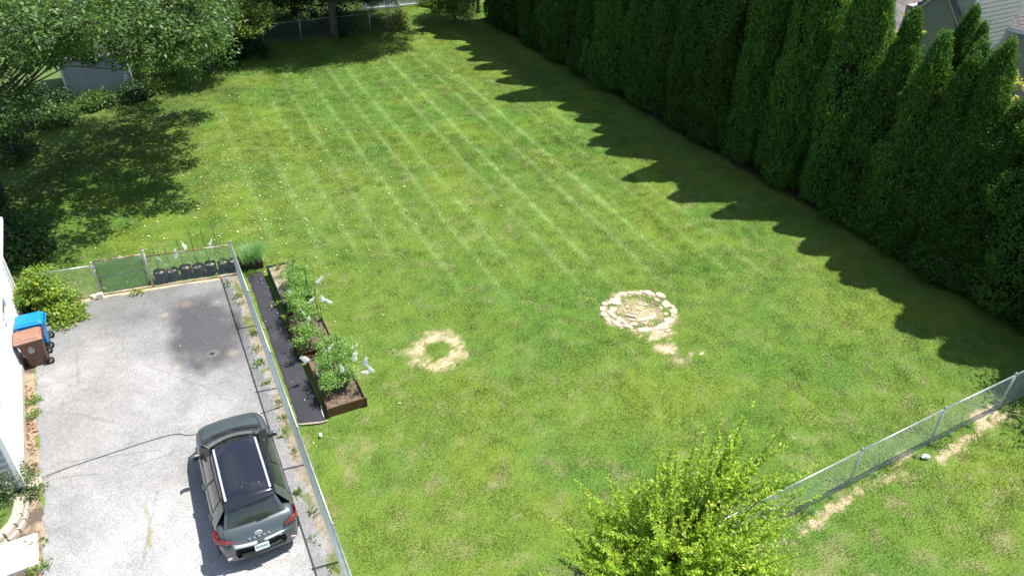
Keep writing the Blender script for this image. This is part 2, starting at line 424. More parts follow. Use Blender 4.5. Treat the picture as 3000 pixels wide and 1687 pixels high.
def lawn_colour(x, y):
    n_big = fbm(x, y, 5.0, 1, 3); n_mid = fbm(x, y, 1.3, 5, 4); n_sm = fbm(x, y, 0.35, 9, 3); n_f = vnoise(x, y, 0.13, 15)
    g1 = np.array([0.083, 0.156, 0.024]); g2 = np.array([0.113, 0.173, 0.028]); g3 = np.array([0.062, 0.143, 0.027]); straw = np.array([0.215, 0.20, 0.10])
    yel = np.array([0.135, 0.185, 0.022])
    def mix(c, d, f): return c * (1 - f[:, None]) + d * f[:, None]
    c = np.tile(g1, (len(x), 1))
    near = 1 - sst(11, 19, y)
    c = mix(c, g2, np.clip(sst(0.42, 0.62, n_big) * 0.75 + 0.25 * near + 0.35 * sst(6, 12, x) * (y < 26), 0, 1))
    c = mix(c, g3, sst(0.50, 0.72, n_mid) * 0.35)
    c = mix(c, yel, sst(0.60, 0.72, fbm(x, y, 2.2, 21, 2)) * 0.45)
    c = mix(c, straw, np.clip(sst(0.50, 0.80, n_sm) * (0.20 + 0.30 * near + 0.18 * sst(0.5, 0.62, fbm(x, y, 3.1, 25, 2))), 0, 1))
    # mowing lines and bands: sheen of bent blades put into the turf colour
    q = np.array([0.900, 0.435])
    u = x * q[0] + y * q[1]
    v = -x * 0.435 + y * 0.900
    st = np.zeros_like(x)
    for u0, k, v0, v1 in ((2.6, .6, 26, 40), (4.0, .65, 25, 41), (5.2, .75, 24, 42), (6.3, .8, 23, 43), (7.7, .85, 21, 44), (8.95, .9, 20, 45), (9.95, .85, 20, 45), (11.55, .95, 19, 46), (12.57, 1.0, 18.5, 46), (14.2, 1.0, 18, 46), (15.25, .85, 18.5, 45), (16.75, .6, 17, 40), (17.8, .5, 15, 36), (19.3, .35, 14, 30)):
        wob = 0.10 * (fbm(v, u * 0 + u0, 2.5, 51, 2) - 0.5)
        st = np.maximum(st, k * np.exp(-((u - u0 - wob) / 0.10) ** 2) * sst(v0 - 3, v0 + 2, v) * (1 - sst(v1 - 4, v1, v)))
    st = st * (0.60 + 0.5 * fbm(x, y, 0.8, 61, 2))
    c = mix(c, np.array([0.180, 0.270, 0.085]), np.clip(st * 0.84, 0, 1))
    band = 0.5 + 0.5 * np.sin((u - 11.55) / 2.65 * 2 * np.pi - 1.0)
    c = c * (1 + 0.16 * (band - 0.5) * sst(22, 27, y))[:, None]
    c = c * (0.88 + 0.24 * n_f)[:, None]
    # bare soil
    d = dirt_mask(x, y)
    soil = np.array([0.45, 0.345, 0.24]) * (0.78 + 0.5 * vnoise(x, y, 0.09, 77))[:, None]
    c = mix(c, soil, sst(0.22, 0.85, d + 0.35 * (n_f - 0.5) * (d > 0.05)) * 0.92)
    # darker ground under the hedge
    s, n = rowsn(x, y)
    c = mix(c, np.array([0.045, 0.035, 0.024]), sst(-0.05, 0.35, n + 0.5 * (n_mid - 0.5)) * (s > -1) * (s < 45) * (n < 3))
    # shade of the big trees, left and back, put into the turf colour
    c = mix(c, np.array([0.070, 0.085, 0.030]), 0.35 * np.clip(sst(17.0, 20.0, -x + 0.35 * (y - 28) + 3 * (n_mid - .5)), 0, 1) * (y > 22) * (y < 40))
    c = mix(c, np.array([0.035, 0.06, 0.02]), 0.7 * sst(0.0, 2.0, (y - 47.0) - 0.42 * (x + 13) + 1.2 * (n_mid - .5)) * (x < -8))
    return np.clip(c, 0, 1)

def lawn_z(x, y):
    return 0.05 * (fbm(x, y, 4.0, 91, 2) - 0.5) * sst(0.0, 1.0, np.minimum.reduce([np.abs(x + 7) * 0 + 1]))

# ------------------------------------------------------------------ ground
def build_ground():
    xs = np.arange(-24, 19.01, 0.11); ys = np.arange(8.0, 58.01, 0.11)
    X, Y = np.meshgrid(xs, ys)
    x, y = X.ravel(), Y.ravel()
    z = np.zeros_like(x)
    z += (fbm(x, y, 0.30, 95, 2) - 0.5) * 0.014
    # little dip where the pit is
    nx, ny = len(xs), len(ys)
    i = np.arange(nx * ny).reshape(ny, nx)
    F = np.stack([i[:-1, :-1], i[:-1, 1:], i[1:, 1:], i[1:, :-1]], -1).reshape(-1, 4)
    m = bpy.data.materials.new('lawn_turf')
    t, N, L, b = nt(m)
    at = N.new('ShaderNodeAttribute'); at.attribute_name = 'turf'
    tc = N.new('ShaderNodeTexCoord')
    no = N.new('ShaderNodeTexNoise'); no.inputs['Scale'].default_value = 26; no.inputs['Detail'].default_value = 6; no.inputs['Roughness'].default_value = 0.7
    mp = N.new('ShaderNodeMapRange'); mp.inputs[1].default_value = 0.3; mp.inputs[2].default_value = 0.7; mp.inputs[3].default_value = 0.80; mp.inputs[4].default_value = 1.22
    mx = N.new('ShaderNodeMix'); mx.data_type = 'RGBA'; mx.blend_type = 'MULTIPLY'; mx.inputs[0].default_value = 1
    cmb = N.new('ShaderNodeCombineColor')
    L.new(tc.outputs['Object'], no.inputs['Vector']); L.new(no.outputs['Fac'], mp.inputs[0])
    for k in range(3): L.new(mp.outputs[0], cmb.inputs[k])
    L.new(at.outputs['Color'], mx.inputs[6]); L.new(cmb.outputs[0], mx.inputs[7]); L.new(mx.outputs[2], b.inputs['Base Color'])
    b.inputs['Roughness'].default_value = 0.9; b.inputs['Specular IOR Level'].default_value = 0.1
    bp = N.new('ShaderNodeBump'); bp.inputs['Strength'].default_value = 0.35; bp.inputs['Distance'].default_value = 0.015
    L.new(no.outputs['Fac'], bp.inputs['Height']); L.new(bp.outputs[0], b.inputs['Normal'])
    me = np_mesh('lawn', np.stack([x, y, z], 1), F, m, True)
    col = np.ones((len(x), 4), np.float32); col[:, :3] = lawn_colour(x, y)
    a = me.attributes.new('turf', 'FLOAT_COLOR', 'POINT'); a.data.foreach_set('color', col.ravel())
    o = mesh_obj('lawn', me); tag(o, 'mown green lawn with pale mowing lines', None, kind='structure')
    # ground that carries on to the horizon, a little below the lawn
    g = MB(); g.add([(-700, -700, -0.06), (700, -700, -0.06), (700, 700, -0.06), (-700, 700, -0.06)], [(0, 1, 2, 3)])
    gm = plain('distant_ground', (0.085, 0.14, 0.03), 0.95, 0, 0.2, 0.3)
    go = g.build('ground', gm); tag(go, 'grassy ground beyond the garden', None, kind='structure')
build_ground()

def asphalt_mat():
    m = bpy.data.materials.new('worn_asphalt')
    t, N, L, b = nt(m)
    at = N.new('ShaderNodeAttribute'); at.attribute_name = 'tone'
    tc = N.new('ShaderNodeTexCoord')
    vo = N.new('ShaderNodeTexVoronoi'); vo.inputs['Scale'].default_value = 75
    no = N.new('ShaderNodeTexNoise'); no.inputs['Scale'].default_value = 90; no.inputs['Detail'].default_value = 3
    L.new(tc.outputs['Object'], vo.inputs['Vector']); L.new(tc.outputs['Object'], no.inputs['Vector'])
    mp = N.new('ShaderNodeMapRange'); mp.inputs[1].default_value = 0.0; mp.inputs[2].default_value = 1.0; mp.inputs[3].default_value = 0.62; mp.inputs[4].default_value = 1.38
    sep = N.new('ShaderNodeSeparateColor'); L.new(vo.outputs['Color'], sep.inputs[0]); L.new(sep.outputs[0], mp.inputs[0])
    mp2 = N.new('ShaderNodeMapRange'); mp2.inputs[1].default_value = 0.3; mp2.inputs[2].default_value = 0.7; mp2.inputs[3].default_value = 0.8; mp2.inputs[4].default_value = 1.2
    L.new(no.outputs['Fac'], mp2.inputs[0])
    mu = N.new('ShaderNodeMath'); mu.operation = 'MULTIPLY'; L.new(mp.outputs[0], mu.inputs[0]); L.new(mp2.outputs[0], mu.inputs[1])
    cmb = N.new('ShaderNodeCombineColor')
    for k in range(3): L.new(mu.outputs[0], cmb.inputs[k])
    mx = N.new('ShaderNodeMix'); mx.data_type = 'RGBA'; mx.blend_type = 'MULTIPLY'; mx.inputs[0].default_value = 1
    L.new(at.outputs['Color'], mx.inputs[6]); L.new(cmb.outputs[0], mx.inputs[7]); L.new(mx.outputs[2], b.inputs['Base Color'])
    b.inputs['Roughness'].default_value = 0.9; b.inputs['Specular IOR Level'].default_value = 0.2
    bp = N.new('ShaderNodeBump'); bp.inputs['Strength'].default_value = 0.35; bp.inputs['Distance'].default_value = 0.01
    L.new(vo.outputs['Distance'], bp.inputs['Height']); L.new(bp.outputs[0], b.inputs['Normal'])
    return m

def sheet(name, poly, z, step, colour, mat, edge_noise=0.06, label=None, seed=3, thick=0.03):
    """a thin slab cut from a fine grid with a ragged rim; colours per vertex"""
    P = np.array(poly)
    x0, y0 = P.min(0) - 0.3; x1, y1 = P.max(0) + 0.3
    xs = np.arange(x0, x1, step); ys = np.arange(y0, y1, step)
    X, Y = np.meshgrid(xs, ys); x, y = X.ravel(), Y.ravel()
    jx = x + (fbm(x, y, 0.5, seed, 3) - 0.5) * edge_noise * 4; jy = y + (fbm(x, y, 0.5, seed + 7, 3) - 0.5) * edge_noise * 4
    ins = inpoly(jx, jy, poly)
    nx, ny = len(xs), len(ys)
    i = np.arange(nx * ny).reshape(ny, nx)
    F = np.stack([i[:-1, :-1], i[:-1, 1:], i[1:, 1:], i[1:, :-1]], -1).reshape(-1, 4)
    F = F[ins[F].all(1)]
    used = np.unique(F); mp = -np.ones(nx * ny, int); mp[used] = np.arange(len(used)); F = mp[F]
    x, y = x[used], y[used]
    # shrink rim to ground level
    cnt = np.bincount(F.ravel(), minlength=len(used))
    zz = np.where(cnt < 4, z - thick, z)
    me = np_mesh(name, np.stack([x, y, zz], 1), F, mat, True)
    col = np.ones((len(x), 4), np.float32); col[:, :3] = colour(x, y)
    a = me.attributes.new('tone', 'FLOAT_COLOR', 'POINT'); a.data.foreach_set('color', col.ravel())
    o = mesh_obj(name, me)
    return tag(o, label, None, kind='structure')

def asphalt_colour(x, y):
    c = np.tile(np.array([0.246, 0.243, 0.241]), (len(x), 1))
    n = fbm(x, y, 1.6, 101, 4); n2 = fbm(x, y, 0.4, 111, 3); n3 = fbm(x, y, 0.9, 119, 3)
    c = c * (0.62 + 0.72 * n)[:, None] * (0.9 + 0.2 * fbm(x, y, 0.18, 125, 2))[:, None]
    def mix(c, d, f): return c * (1 - f[:, None]) + np.asarray(d) * f[:, None]
    # paler near half, darker far end
    c = c * (1 + 0.34 * (1 - sst(10.5, 14.5, y)))[:, None]
    c = c * (1 - 0.30 * sst(16.5, 20.5, y + 2 * (n3 - 0.5)))[:, None]
    # the dark blot where another vehicle used to stand (U,N frame)
    cx, cy = -9.60, 18.82
    u = (x - cx) * LF_D[0] + (y - cy) * LF_D[1]; v = (x - cx) * LF_N[0] + (y - cy) * LF_N[1]
    d = (np.abs(u) / 2.05) ** 3 + (np.abs(v - 0.10) / 1.02) ** 3
    blot = (1 - sst(-0.2, 1.9, d + (n2 - 0.5) * 0.7 + (n3 - 0.5) * 1.3)) * (0.78 + 0.5 * (fbm(u * 0.35, v, 0.5, 145, 3) - 0.3))
    blot = np.clip(blot, 0, 1)
    c = mix(c, np.array([0.058, 0.058, 0.065]), np.clip(blot * 1.15, 0, 0.88))
    c = mix(c, np.array([0.13, 0.13, 0.135]), 0.55 * (1 - sst(0.2, 1.0, np.hypot((x + 10.75) / 1.1, (y - 20.25) / 0.55) + (n2 - 0.5))))
    # tyre and jack-stand rounds, rust
    for px, py, r0 in ((-11.04, 19.64, 0.16), (-9.62, 20.37, 0.15), (-8.33, 17.84, 0.17), (-9.75, 17.14, 0.17)):
        r = np.hypot(x - px, y - py)
        c = mix(c, (0.36, 0.31, 0.24), (1 - sst(r0 * 0.4, r0, r + (n2 - .5) * .10)) * 0.38)
        c = mix(c, (0.22, 0.20, 0.18), np.exp(-((r - r0 * 1.15) / 0.025) ** 2) * 0.25)
    c = mix(c, (0.24, 0.16, 0.10), 0.5 * (1 - sst(0.05, 0.26, np.hypot(x + 10.55, y - 20.2) + (n2 - 0.5) * 0.3)))
    c = mix(c, (0.20, 0.195, 0.18), 0.45 * (1 - sst(0.08, 0.24, np.hypot(x + 8.92, y - 17.78) + (n2 - .5) * .1)))
    c = mix(c, (0.012, 0.012, 0.013), 1 - sst(0.045, 0.075, np.hypot((x + 8.94), (y - 17.77) * 1.2) + (n2 - .5) * .05))
    # darker margin by the house, bleached patches
    w = (x - HA[0]) * NN[0] + (y - HA[1]) * NN[1]
    c = mix(c, (0.19, 0.19, 0.20), 0.65 * (1 - sst(0.15, 0.9, w + (n2 - .5) * 1.0)))
    # mossy line through the middle, and grass showing in it
    px = -7.62 + (y - 11.3) * -0.06
    moss = np.exp(-((x - (-8.05 - 0.50 * (y - 10.9)) - 0.05 * np.sin(y * 5)) / 0.05) ** 2) * sst(0.45, 0.6, fbm(x, y, 0.5, 131, 2)) * (y > 9.7) * (y < 12.2)
    c = mix(c, (0.20, 0.20, 0.07), np.clip(moss, 0, 1) * 0.8)
    # fine cracks
    for k, (ax, ay, bx, by) in enumerate(((-11.4, 13.4, -9.0, 13.9), (-9.5, 13.35, -8.4, 14.0), (-12.9, 17.6, -12.2, 16.2), (-12.6, 16.3, -11.5, 16.0), (-11.8, 18.9, -11.9, 20.3), (-11.3, 12.9, -10.2, 13.1), (-8.6, 12.6, -8.1, 10.4), (-12.2, 15.2, -10.6, 14.9), (-10.7, 17.2, -8.4, 16.2), (-7.6, 16.4, -6.9, 17.0))):
        ex, ey = bx - ax, by - ay; l = math.hypot(ex, ey); ex /= l; ey /= l
        s = (x - ax) * ex + (y - ay) * ey; t = -(x - ax) * ey + (y - ay) * ex
        t = t + 0.12 * (fbm(s, s * 0 + k, 0.4, 141, 3) - 0.5)
        c = mix(c, (0.10, 0.10, 0.10), np.exp(-(t / 0.020) ** 2) * ((s > 0) & (s < l)) * (0.30 + 0.4 * fbm(s, s * 0 + k, 0.5, 149, 2)))
    return c
M['asphalt'] = asphalt_mat()
sheet('driveway', DRIVE, 0.018, 0.04, asphalt_colour, M['asphalt'], 0.05, 'worn pale grey asphalt driveway with a dark stain', 3)

def strip_colour(x, y):
    n = fbm(x, y, 0.5, 151, 4); n2 = vnoise(x, y, 0.08, 155)
    t = (x - F_C[0]) * LF_N[0] + (y - F_C[1]) * LF_N[1]
    grey = np.array([0.29, 0.285, 0.28]); tan = np.array([0.30, 0.245, 0.18]); grn = np.array([0.13, 0.17, 0.04])
    f = sst(-0.30, -0.05, t + (n - 0.5) * 0.5)[:, None]
    c = grey * (1 - f) + tan * f
    g = (sst(0.58, 0.68, fbm(x, y, 0.8, 161, 3)) * 0.8)[:, None]
    c = c * (1 - g) + grn * g
    return c * (0.7 + 0.6 * n2)[:, None]
sheet('gravel_strip', STRIP, 0.010, 0.05, strip_colour, M['asphalt'], 0.05, 'dry gravelly strip along the foot of the long fence', 13)

def walled_strip_colour(x, y):
    n = fbm(x, y, 0.3, 171, 4)
    a = np.array([0.30, 0.23, 0.16]); b = np.array([0.11, 0.085, 0.065])
    f = sst(0.4, 0.6, n)[:, None]
    return a * f + b * (1 - f)
hb = HA + U * HL
WS = [tuple(HA + NN * 0.02 + U * 0.2), tuple(HA + NN * 0.38 + U * 0.2), tuple(hb + NN * 0.36 + U * 0.3), (-10.9, 11.9), (-10.35, 10.8), (-9.8, 9.6), (-10.6, 9.0), (-11.6, 10.3), (-12.3, 11.6)]
sheet('soil_strip', WS, 0.011, 0.05, walled_strip_colour, M['asphalt'], 0.05, 'soil strip between the white house and the driveway', 23)

def fabric_colour(x, y):
    n = vnoise(x, y, 0.12, 181)
    c = np.tile(np.array([0.036, 0.036, 0.044]), (len(x), 1)) * (0.75 + 0.6 * fbm(x, y, 0.5, 183, 3))[:, None]
    c[n > 0.992] = (0.20, 0.19, 0.15)
    return c
fab = sheet('landscape_fabric', FABRIC, 0.034, 0.045, fabric_colour, M['asphalt'], 0.012, None, 33, 0.02)
del fab['kind']
tag(fab, 'black landscape fabric path between fence and raised beds', 'ground cloth')

# ------------------------------------------------------------------ grass blades over the lawn (stuff)
def build_grass():
    pts = []
    for (x0, x1, y0, y1, dens) in ((-16, 17, 8.5, 16, 105), (-18, 17, 16, 24, 95), (-20, 16, 24, 34, 80), (-22, 12, 34, 45, 60), (-24, 6, 45, 57, 40)):
        n = int((x1 - x0) * (y1 - y0) * dens)
        p = np.stack([RNG.uniform(x0, x1, n), RNG.uniform(y0, y1, n)], 1)
        pts.append(p)
    P = np.concatenate(pts)
    x, y = P[:, 0], P[:, 1]
    keep = np.ones(len(x), bool)
    # only what the frame can show, with a wide margin
    keep &= (np.abs(x) < 0.86 * (y + 6) + 2)
    for poly in (DRIVE, STRIP, WS):
        keep &= ~inpoly(x, y, poly)
    fx = np.array(FABRIC); keep &= ~inpoly(x, y, FABRIC)
    for c0, ln, wd in BEDS_2D:
        d = (x - c0[0]) * LF_D[0] + (y - c0[1]) * LF_D[1]; t = (x - c0[0]) * LF_N[0] + (y - c0[1]) * LF_N[1]
        keep &= ~((d > 0) & (d < ln) & (t > 0) & (t < wd))
    hw = (x - HA[0]) * NN[0] + (y - HA[1]) * NN[1]
    hu = (x - HA[0]) * U[0] + (y - HA[1]) * U[1]
    keep &= ~((hw < 0.1) & (hu > -0.1) & (hu < HL + 0.1))
    d = dirt_mask(x, y)
    keep &= RNG.random(len(x)) > sst(0.25, 0.85, d) * 0.85
    s, n = rowsn(x, y)
    keep &= ~((n > 0.25) & (n < 2.5) & (s > -1))
    x, y, d = x[keep], y[keep], d[keep]
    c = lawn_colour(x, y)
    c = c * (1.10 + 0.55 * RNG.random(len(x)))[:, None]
    ye = RNG.random(len(x)) < 0.10
    c[ye] = c[ye] * 0.4 + np.array([0.24, 0.24, 0.07]) * 0.6
    me = bpy.data.meshes.new('grass')
    me.vertices.add(len(x))
    me.vertices.foreach_set('co', np.stack([x, y, np.full(len(x), -0.005)], 1).astype(np.float32).ravel())
    col = np.ones((len(x), 4), np.float32); col[:, :3] = c
    a = me.attributes.new('turf', 'FLOAT_COLOR', 'POINT'); a.data.foreach_set('color', col.ravel())
    hgt = (0.55 + 0.5 * fbm(x, y, 0.9, 201, 3) + 0.3 * RNG.random(len(x)) ** 2) * np.where(y > 30, 1.15, 1.0)
    tall = np.zeros(len(x))
    d0 = RF_P[0]; dd = (RF_P[-1] - d0) / np.linalg.norm(RF_P[-1] - d0)
    t = (x - d0[0]) * dd[1] - (y - d0[1]) * dd[0]
    ss = (x - d0[0]) * dd[0] + (y - d0[1]) * dd[1]
    hgt = hgt * (1 + 1.6 * np.exp(-((t - 0.05) / 0.12) ** 2) * sst(0.5, 0.62, fbm(ss, ss * 0, 0.7, 211)))
    h = me.attributes.new('hgt', 'FLOAT', 'POINT'); h.data.foreach_set('value', hgt.astype(np.float32))
    rz = me.attributes.new('rz', 'FLOAT', 'POINT'); rz.data.foreach_set('value', RNG.uniform(0, 6.28, len(x)).astype(np.float32))
    m = bpy.data.materials.new('grass_blades')
    t_, N, L, b = nt(m)
    at = N.new('ShaderNodeAttribute'); at.attribute_type = 'INSTANCER'; at.attribute_name = 'turf'
    L.new(at.outputs['Color'], b.inputs['Base Color'])
    b.inputs['Roughness'].default_value = 0.55; b.inputs['Specular IOR Level'].default_value = 0.25
    tr = N.new('ShaderNodeBsdfTranslucent'); L.new(at.outputs['Color'], tr.inputs['Color'])
    mx = N.new('ShaderNodeMixShader'); mx.inputs[0].default_value = 0.42
    L.new(b.outputs[0], mx.inputs[1]); L.new(tr.outputs[0], mx.inputs[2]); L.new(mx.outputs[0], N['Material Output'].inputs['Surface'])
    me.materials.append(m)
    o = mesh_obj('grass', me)
    tag(o, 'short mown grass blades covering the lawn', 'grass', kind='stuff')
    ng = bpy.data.node_groups.new('grass_blades', 'GeometryNodeTree')
    ng.interface.new_socket('Geometry', in_out='INPUT', socket_type='NodeSocketGeometry')
    ng.interface.new_socket('Geometry', in_out='OUTPUT', socket_type='NodeSocketGeometry')
    n, l = ng.nodes, ng.links
    gi = n.new('NodeGroupInput'); go = n.new('NodeGroupOutput')
    jn = n.new('GeometryNodeJoinGeometry')
    for k in range(15):
        cn = n.new('GeometryNodeMeshCone'); cn.fill_type = 'NONE'
        cn.inputs['Vertices'].default_value = 3; cn.inputs['Radius Top'].default_value = 0.0
        cn.inputs['Radius Bottom'].default_value = 0.0065; cn.inputs['Depth'].default_value = random.uniform(0.035, 0.065)
        tf = n.new('GeometryNodeTransform')
        a_ = random.uniform(0, 6.28); r_ = 0.23 * math.sqrt(random.random())
        tf.inputs['Translation'].default_value = (r_ * math.cos(a_), r_ * math.sin(a_), 0)
        tf.inputs['Rotation'].default_value = (random.uniform(-1.3, 1.3), random.uniform(-1.3, 1.3), random.uniform(0, 6.28))
        l.new(cn.outputs['Mesh'], tf.inputs['Geometry']); l.new(tf.outputs[0], jn.inputs[0])
    sm = n.new('GeometryNodeSetMaterial'); sm.inputs['Material'].default_value = m
    l.new(jn.outputs[0], sm.inputs['Geometry'])
    ip = n.new('GeometryNodeInstanceOnPoints')
    l.new(gi.outputs[0], ip.inputs['Points']); l.new(sm.outputs[0], ip.inputs['Instance'])
    na = n.new('GeometryNodeInputNamedAttribute'); na.data_type = 'FLOAT'; na.inputs['Name'].default_value = 'hgt'
    nr = n.new('GeometryNodeInputNamedAttribute'); nr.data_type = 'FLOAT'; nr.inputs['Name'].default_value = 'rz'
    cx = n.new('ShaderNodeCombineXYZ'); cx.inputs[0].default_value = 1; cx.inputs[1].default_value = 1
    l.new(na.outputs[0], cx.inputs[2]); l.new(cx.outputs[0], ip.inputs['Scale'])
    cz = n.new('ShaderNodeCombineXYZ'); l.new(nr.outputs[0], cz.inputs[2]); l.new(cz.outputs[0], ip.inputs['Rotation'])
    l.new(ip.outputs[0], go.inputs[0])
    md = o.modifiers.new('blades', 'NODES'); md.node_group = ng

# raised beds: far-left corner, length along the fence, width
BEDS_2D = [(np.array([-8.36, 21.98]), 2.40, 0.90), (np.array([-7.09, 19.42]), 2.15, 0.98), (np.array([-6.00, 17.36]), 2.42, 1.06)]
build_grass()

# pale flecks of fallen petals and leaves on the left half of the lawn
def flecks(name, pts, size, mat, label, cat, flat=0.35):
    n = len(pts)
    a = RNG.uniform(0, 6.28, n); L_ = size * np.clip(RNG.lognormal(-0.25, 0.45, n), 0.3, 2.2); W_ = L_ * RNG.uniform(0.35, 0.7, n)
    d = np.stack([np.cos(a), np.sin(a), RNG.uniform(-flat, flat, n)], 1); s = np.stack([-np.sin(a), np.cos(a), RNG.uniform(-flat, flat, n)], 1)
    V = np.empty((n, 4, 3)); V[:, 0] = pts - d * L_[:, None]; V[:, 1] = pts - s * W_[:, None]; V[:, 2] = pts + d * L_[:, None]; V[:, 3] = pts + s * W_[:, None]
    o = mesh_obj(name, np_mesh(name, V.reshape(-1, 3), np.arange(n * 4).reshape(-1, 4), mat))
    return tag(o, label, cat, kind='stuff')
n = 3200
x = np.concatenate([RNG.normal(-11.5, 4.2, n), RNG.uniform(-16, 12, 500)]); y = np.concatenate([RNG.normal(28.5, 5.2, n), RNG.uniform(12, 45, 500)])
k = (y > 11) & (y < 46) & (x > -21) & (x < -1 + 9 * RNG.random(len(x))) & ~inpoly(x, y, DRIVE) & (RNG.random(len(x)) < 1.2 - sst(-9, 1, x) * 1.05)
x, y = x[k], y[k]
flecks('fallen_leaves', np.stack([x, y, RNG.uniform(0.035, 0.06, len(x))], 1), 0.028, M['litter'], 'pale fallen leaves and petals scattered over the lawn', 'fallen leaves')
bx_ = RNG.uniform(-14, -4, 400); by_ = RNG.uniform(9.5, 21.5, 400); kb = inpoly(bx_, by_, DRIVE) & (RNG.random(400) < 0.55)
flecks('asphalt_specks', np.stack([bx_[kb], by_[kb], np.full(kb.sum(), 0.028)], 1), 0.016, M['litter'], 'tiny pale chips and leaf bits lying on the asphalt', 'debris', 0.15)
t = RNG.uniform(0.3, HL, 520); w = 0.03 + 0.24 * RNG.random(520) ** 1.5
pp = HA[None] + U[None] * t[:, None] + NN[None] * w[:, None]
kk = fbm(t, t * 0, 0.6, 301, 2) > 0.42
pp = pp[kk & (t > 2.6)]
flecks('leaf_litter', np.stack([pp[:, 0], pp[:, 1], RNG.uniform(0.02, 0.06, len(pp))], 1), 0.05, M['brown_litter'], 'brown dead leaves gathered along the foot of the white house', 'leaf litter', 0.8)

# ------------------------------------------------------------------ foliage generators
def unit(v): return v / np.maximum(np.linalg.norm(v, axis=-1, keepdims=True), 1e-9)

def leaf_quads(C, D, Lg, Wd, fold=0.25, rng=RNG, face=None):
    """one diamond leaf per row: base C, direction D, length, width; face = the way the blade looks"""
    n = len(C)
    D = unit(D)
    if face is None:
        ref = unit(rng.normal(size=(n, 3)))
    else:
        fc = unit(face)
        D = unit(D - 0.75 * (D * fc).sum(1, keepdims=True) * fc)
        ref = fc
    S = unit(np.cross(D, ref)); Nn = np.cross(S, D)
    Lg = np.broadcast_to(Lg, (n,))[:, None]; Wd = np.broadcast_to(Wd, (n,))[:, None]
    V = np.empty((n, 4, 3))
    V[:, 0] = C; V[:, 2] = C + D * Lg
    mid = C + D * Lg * 0.45 + Nn * Lg * fold * 0.3
    V[:, 1] = mid - S * Wd / 2; V[:, 3] = mid + S * Wd / 2
    return V.reshape(-1, 3)

def quads_mesh(name, V, mat):
    return np_mesh(name, V, np.arange(len(V)).reshape(-1, 4), mat)

def cluster_leaves(centers, radius, per, length, width, rng, droop=-0.15, out=None):
    n = len(centers) * per
    C = np.repeat(centers, per, 0)
    off = rng.normal(size=(n, 3)); off = unit(off) * (rng.random((n, 1)) ** 0.5) * np.repeat(np.broadcast_to(radius, (len(centers),)), per)[:, None]
    off[:, 2] *= 0.55
    D = unit(off) + rng.normal(size=(n, 3)) * 0.55
    D[:, 2] += droop
    face = unit(off) * 0.6 + np.array([0.0, 0.0, 0.8]) + rng.normal(size=(n, 3)) * 0.5
    return leaf_quads(C + off, D, length * rng.uniform(0.65, 1.3, n), width * rng.uniform(0.7, 1.25, n), 0.3, rng, face)

# --- arborvitae -----------------------------------------------------
def arb_profile(t):
    t = np.asarray(t)
    body = np.where(t < 0.05, 0.72 + 0.28 * np.sqrt(np.clip(t / 0.05, 0, 1)), 1.0)
    tap = np.clip((t - 0.30) / 0.70, 0, 1)
    return body * (1 - tap ** 1.45) ** 0.95 + 0.02

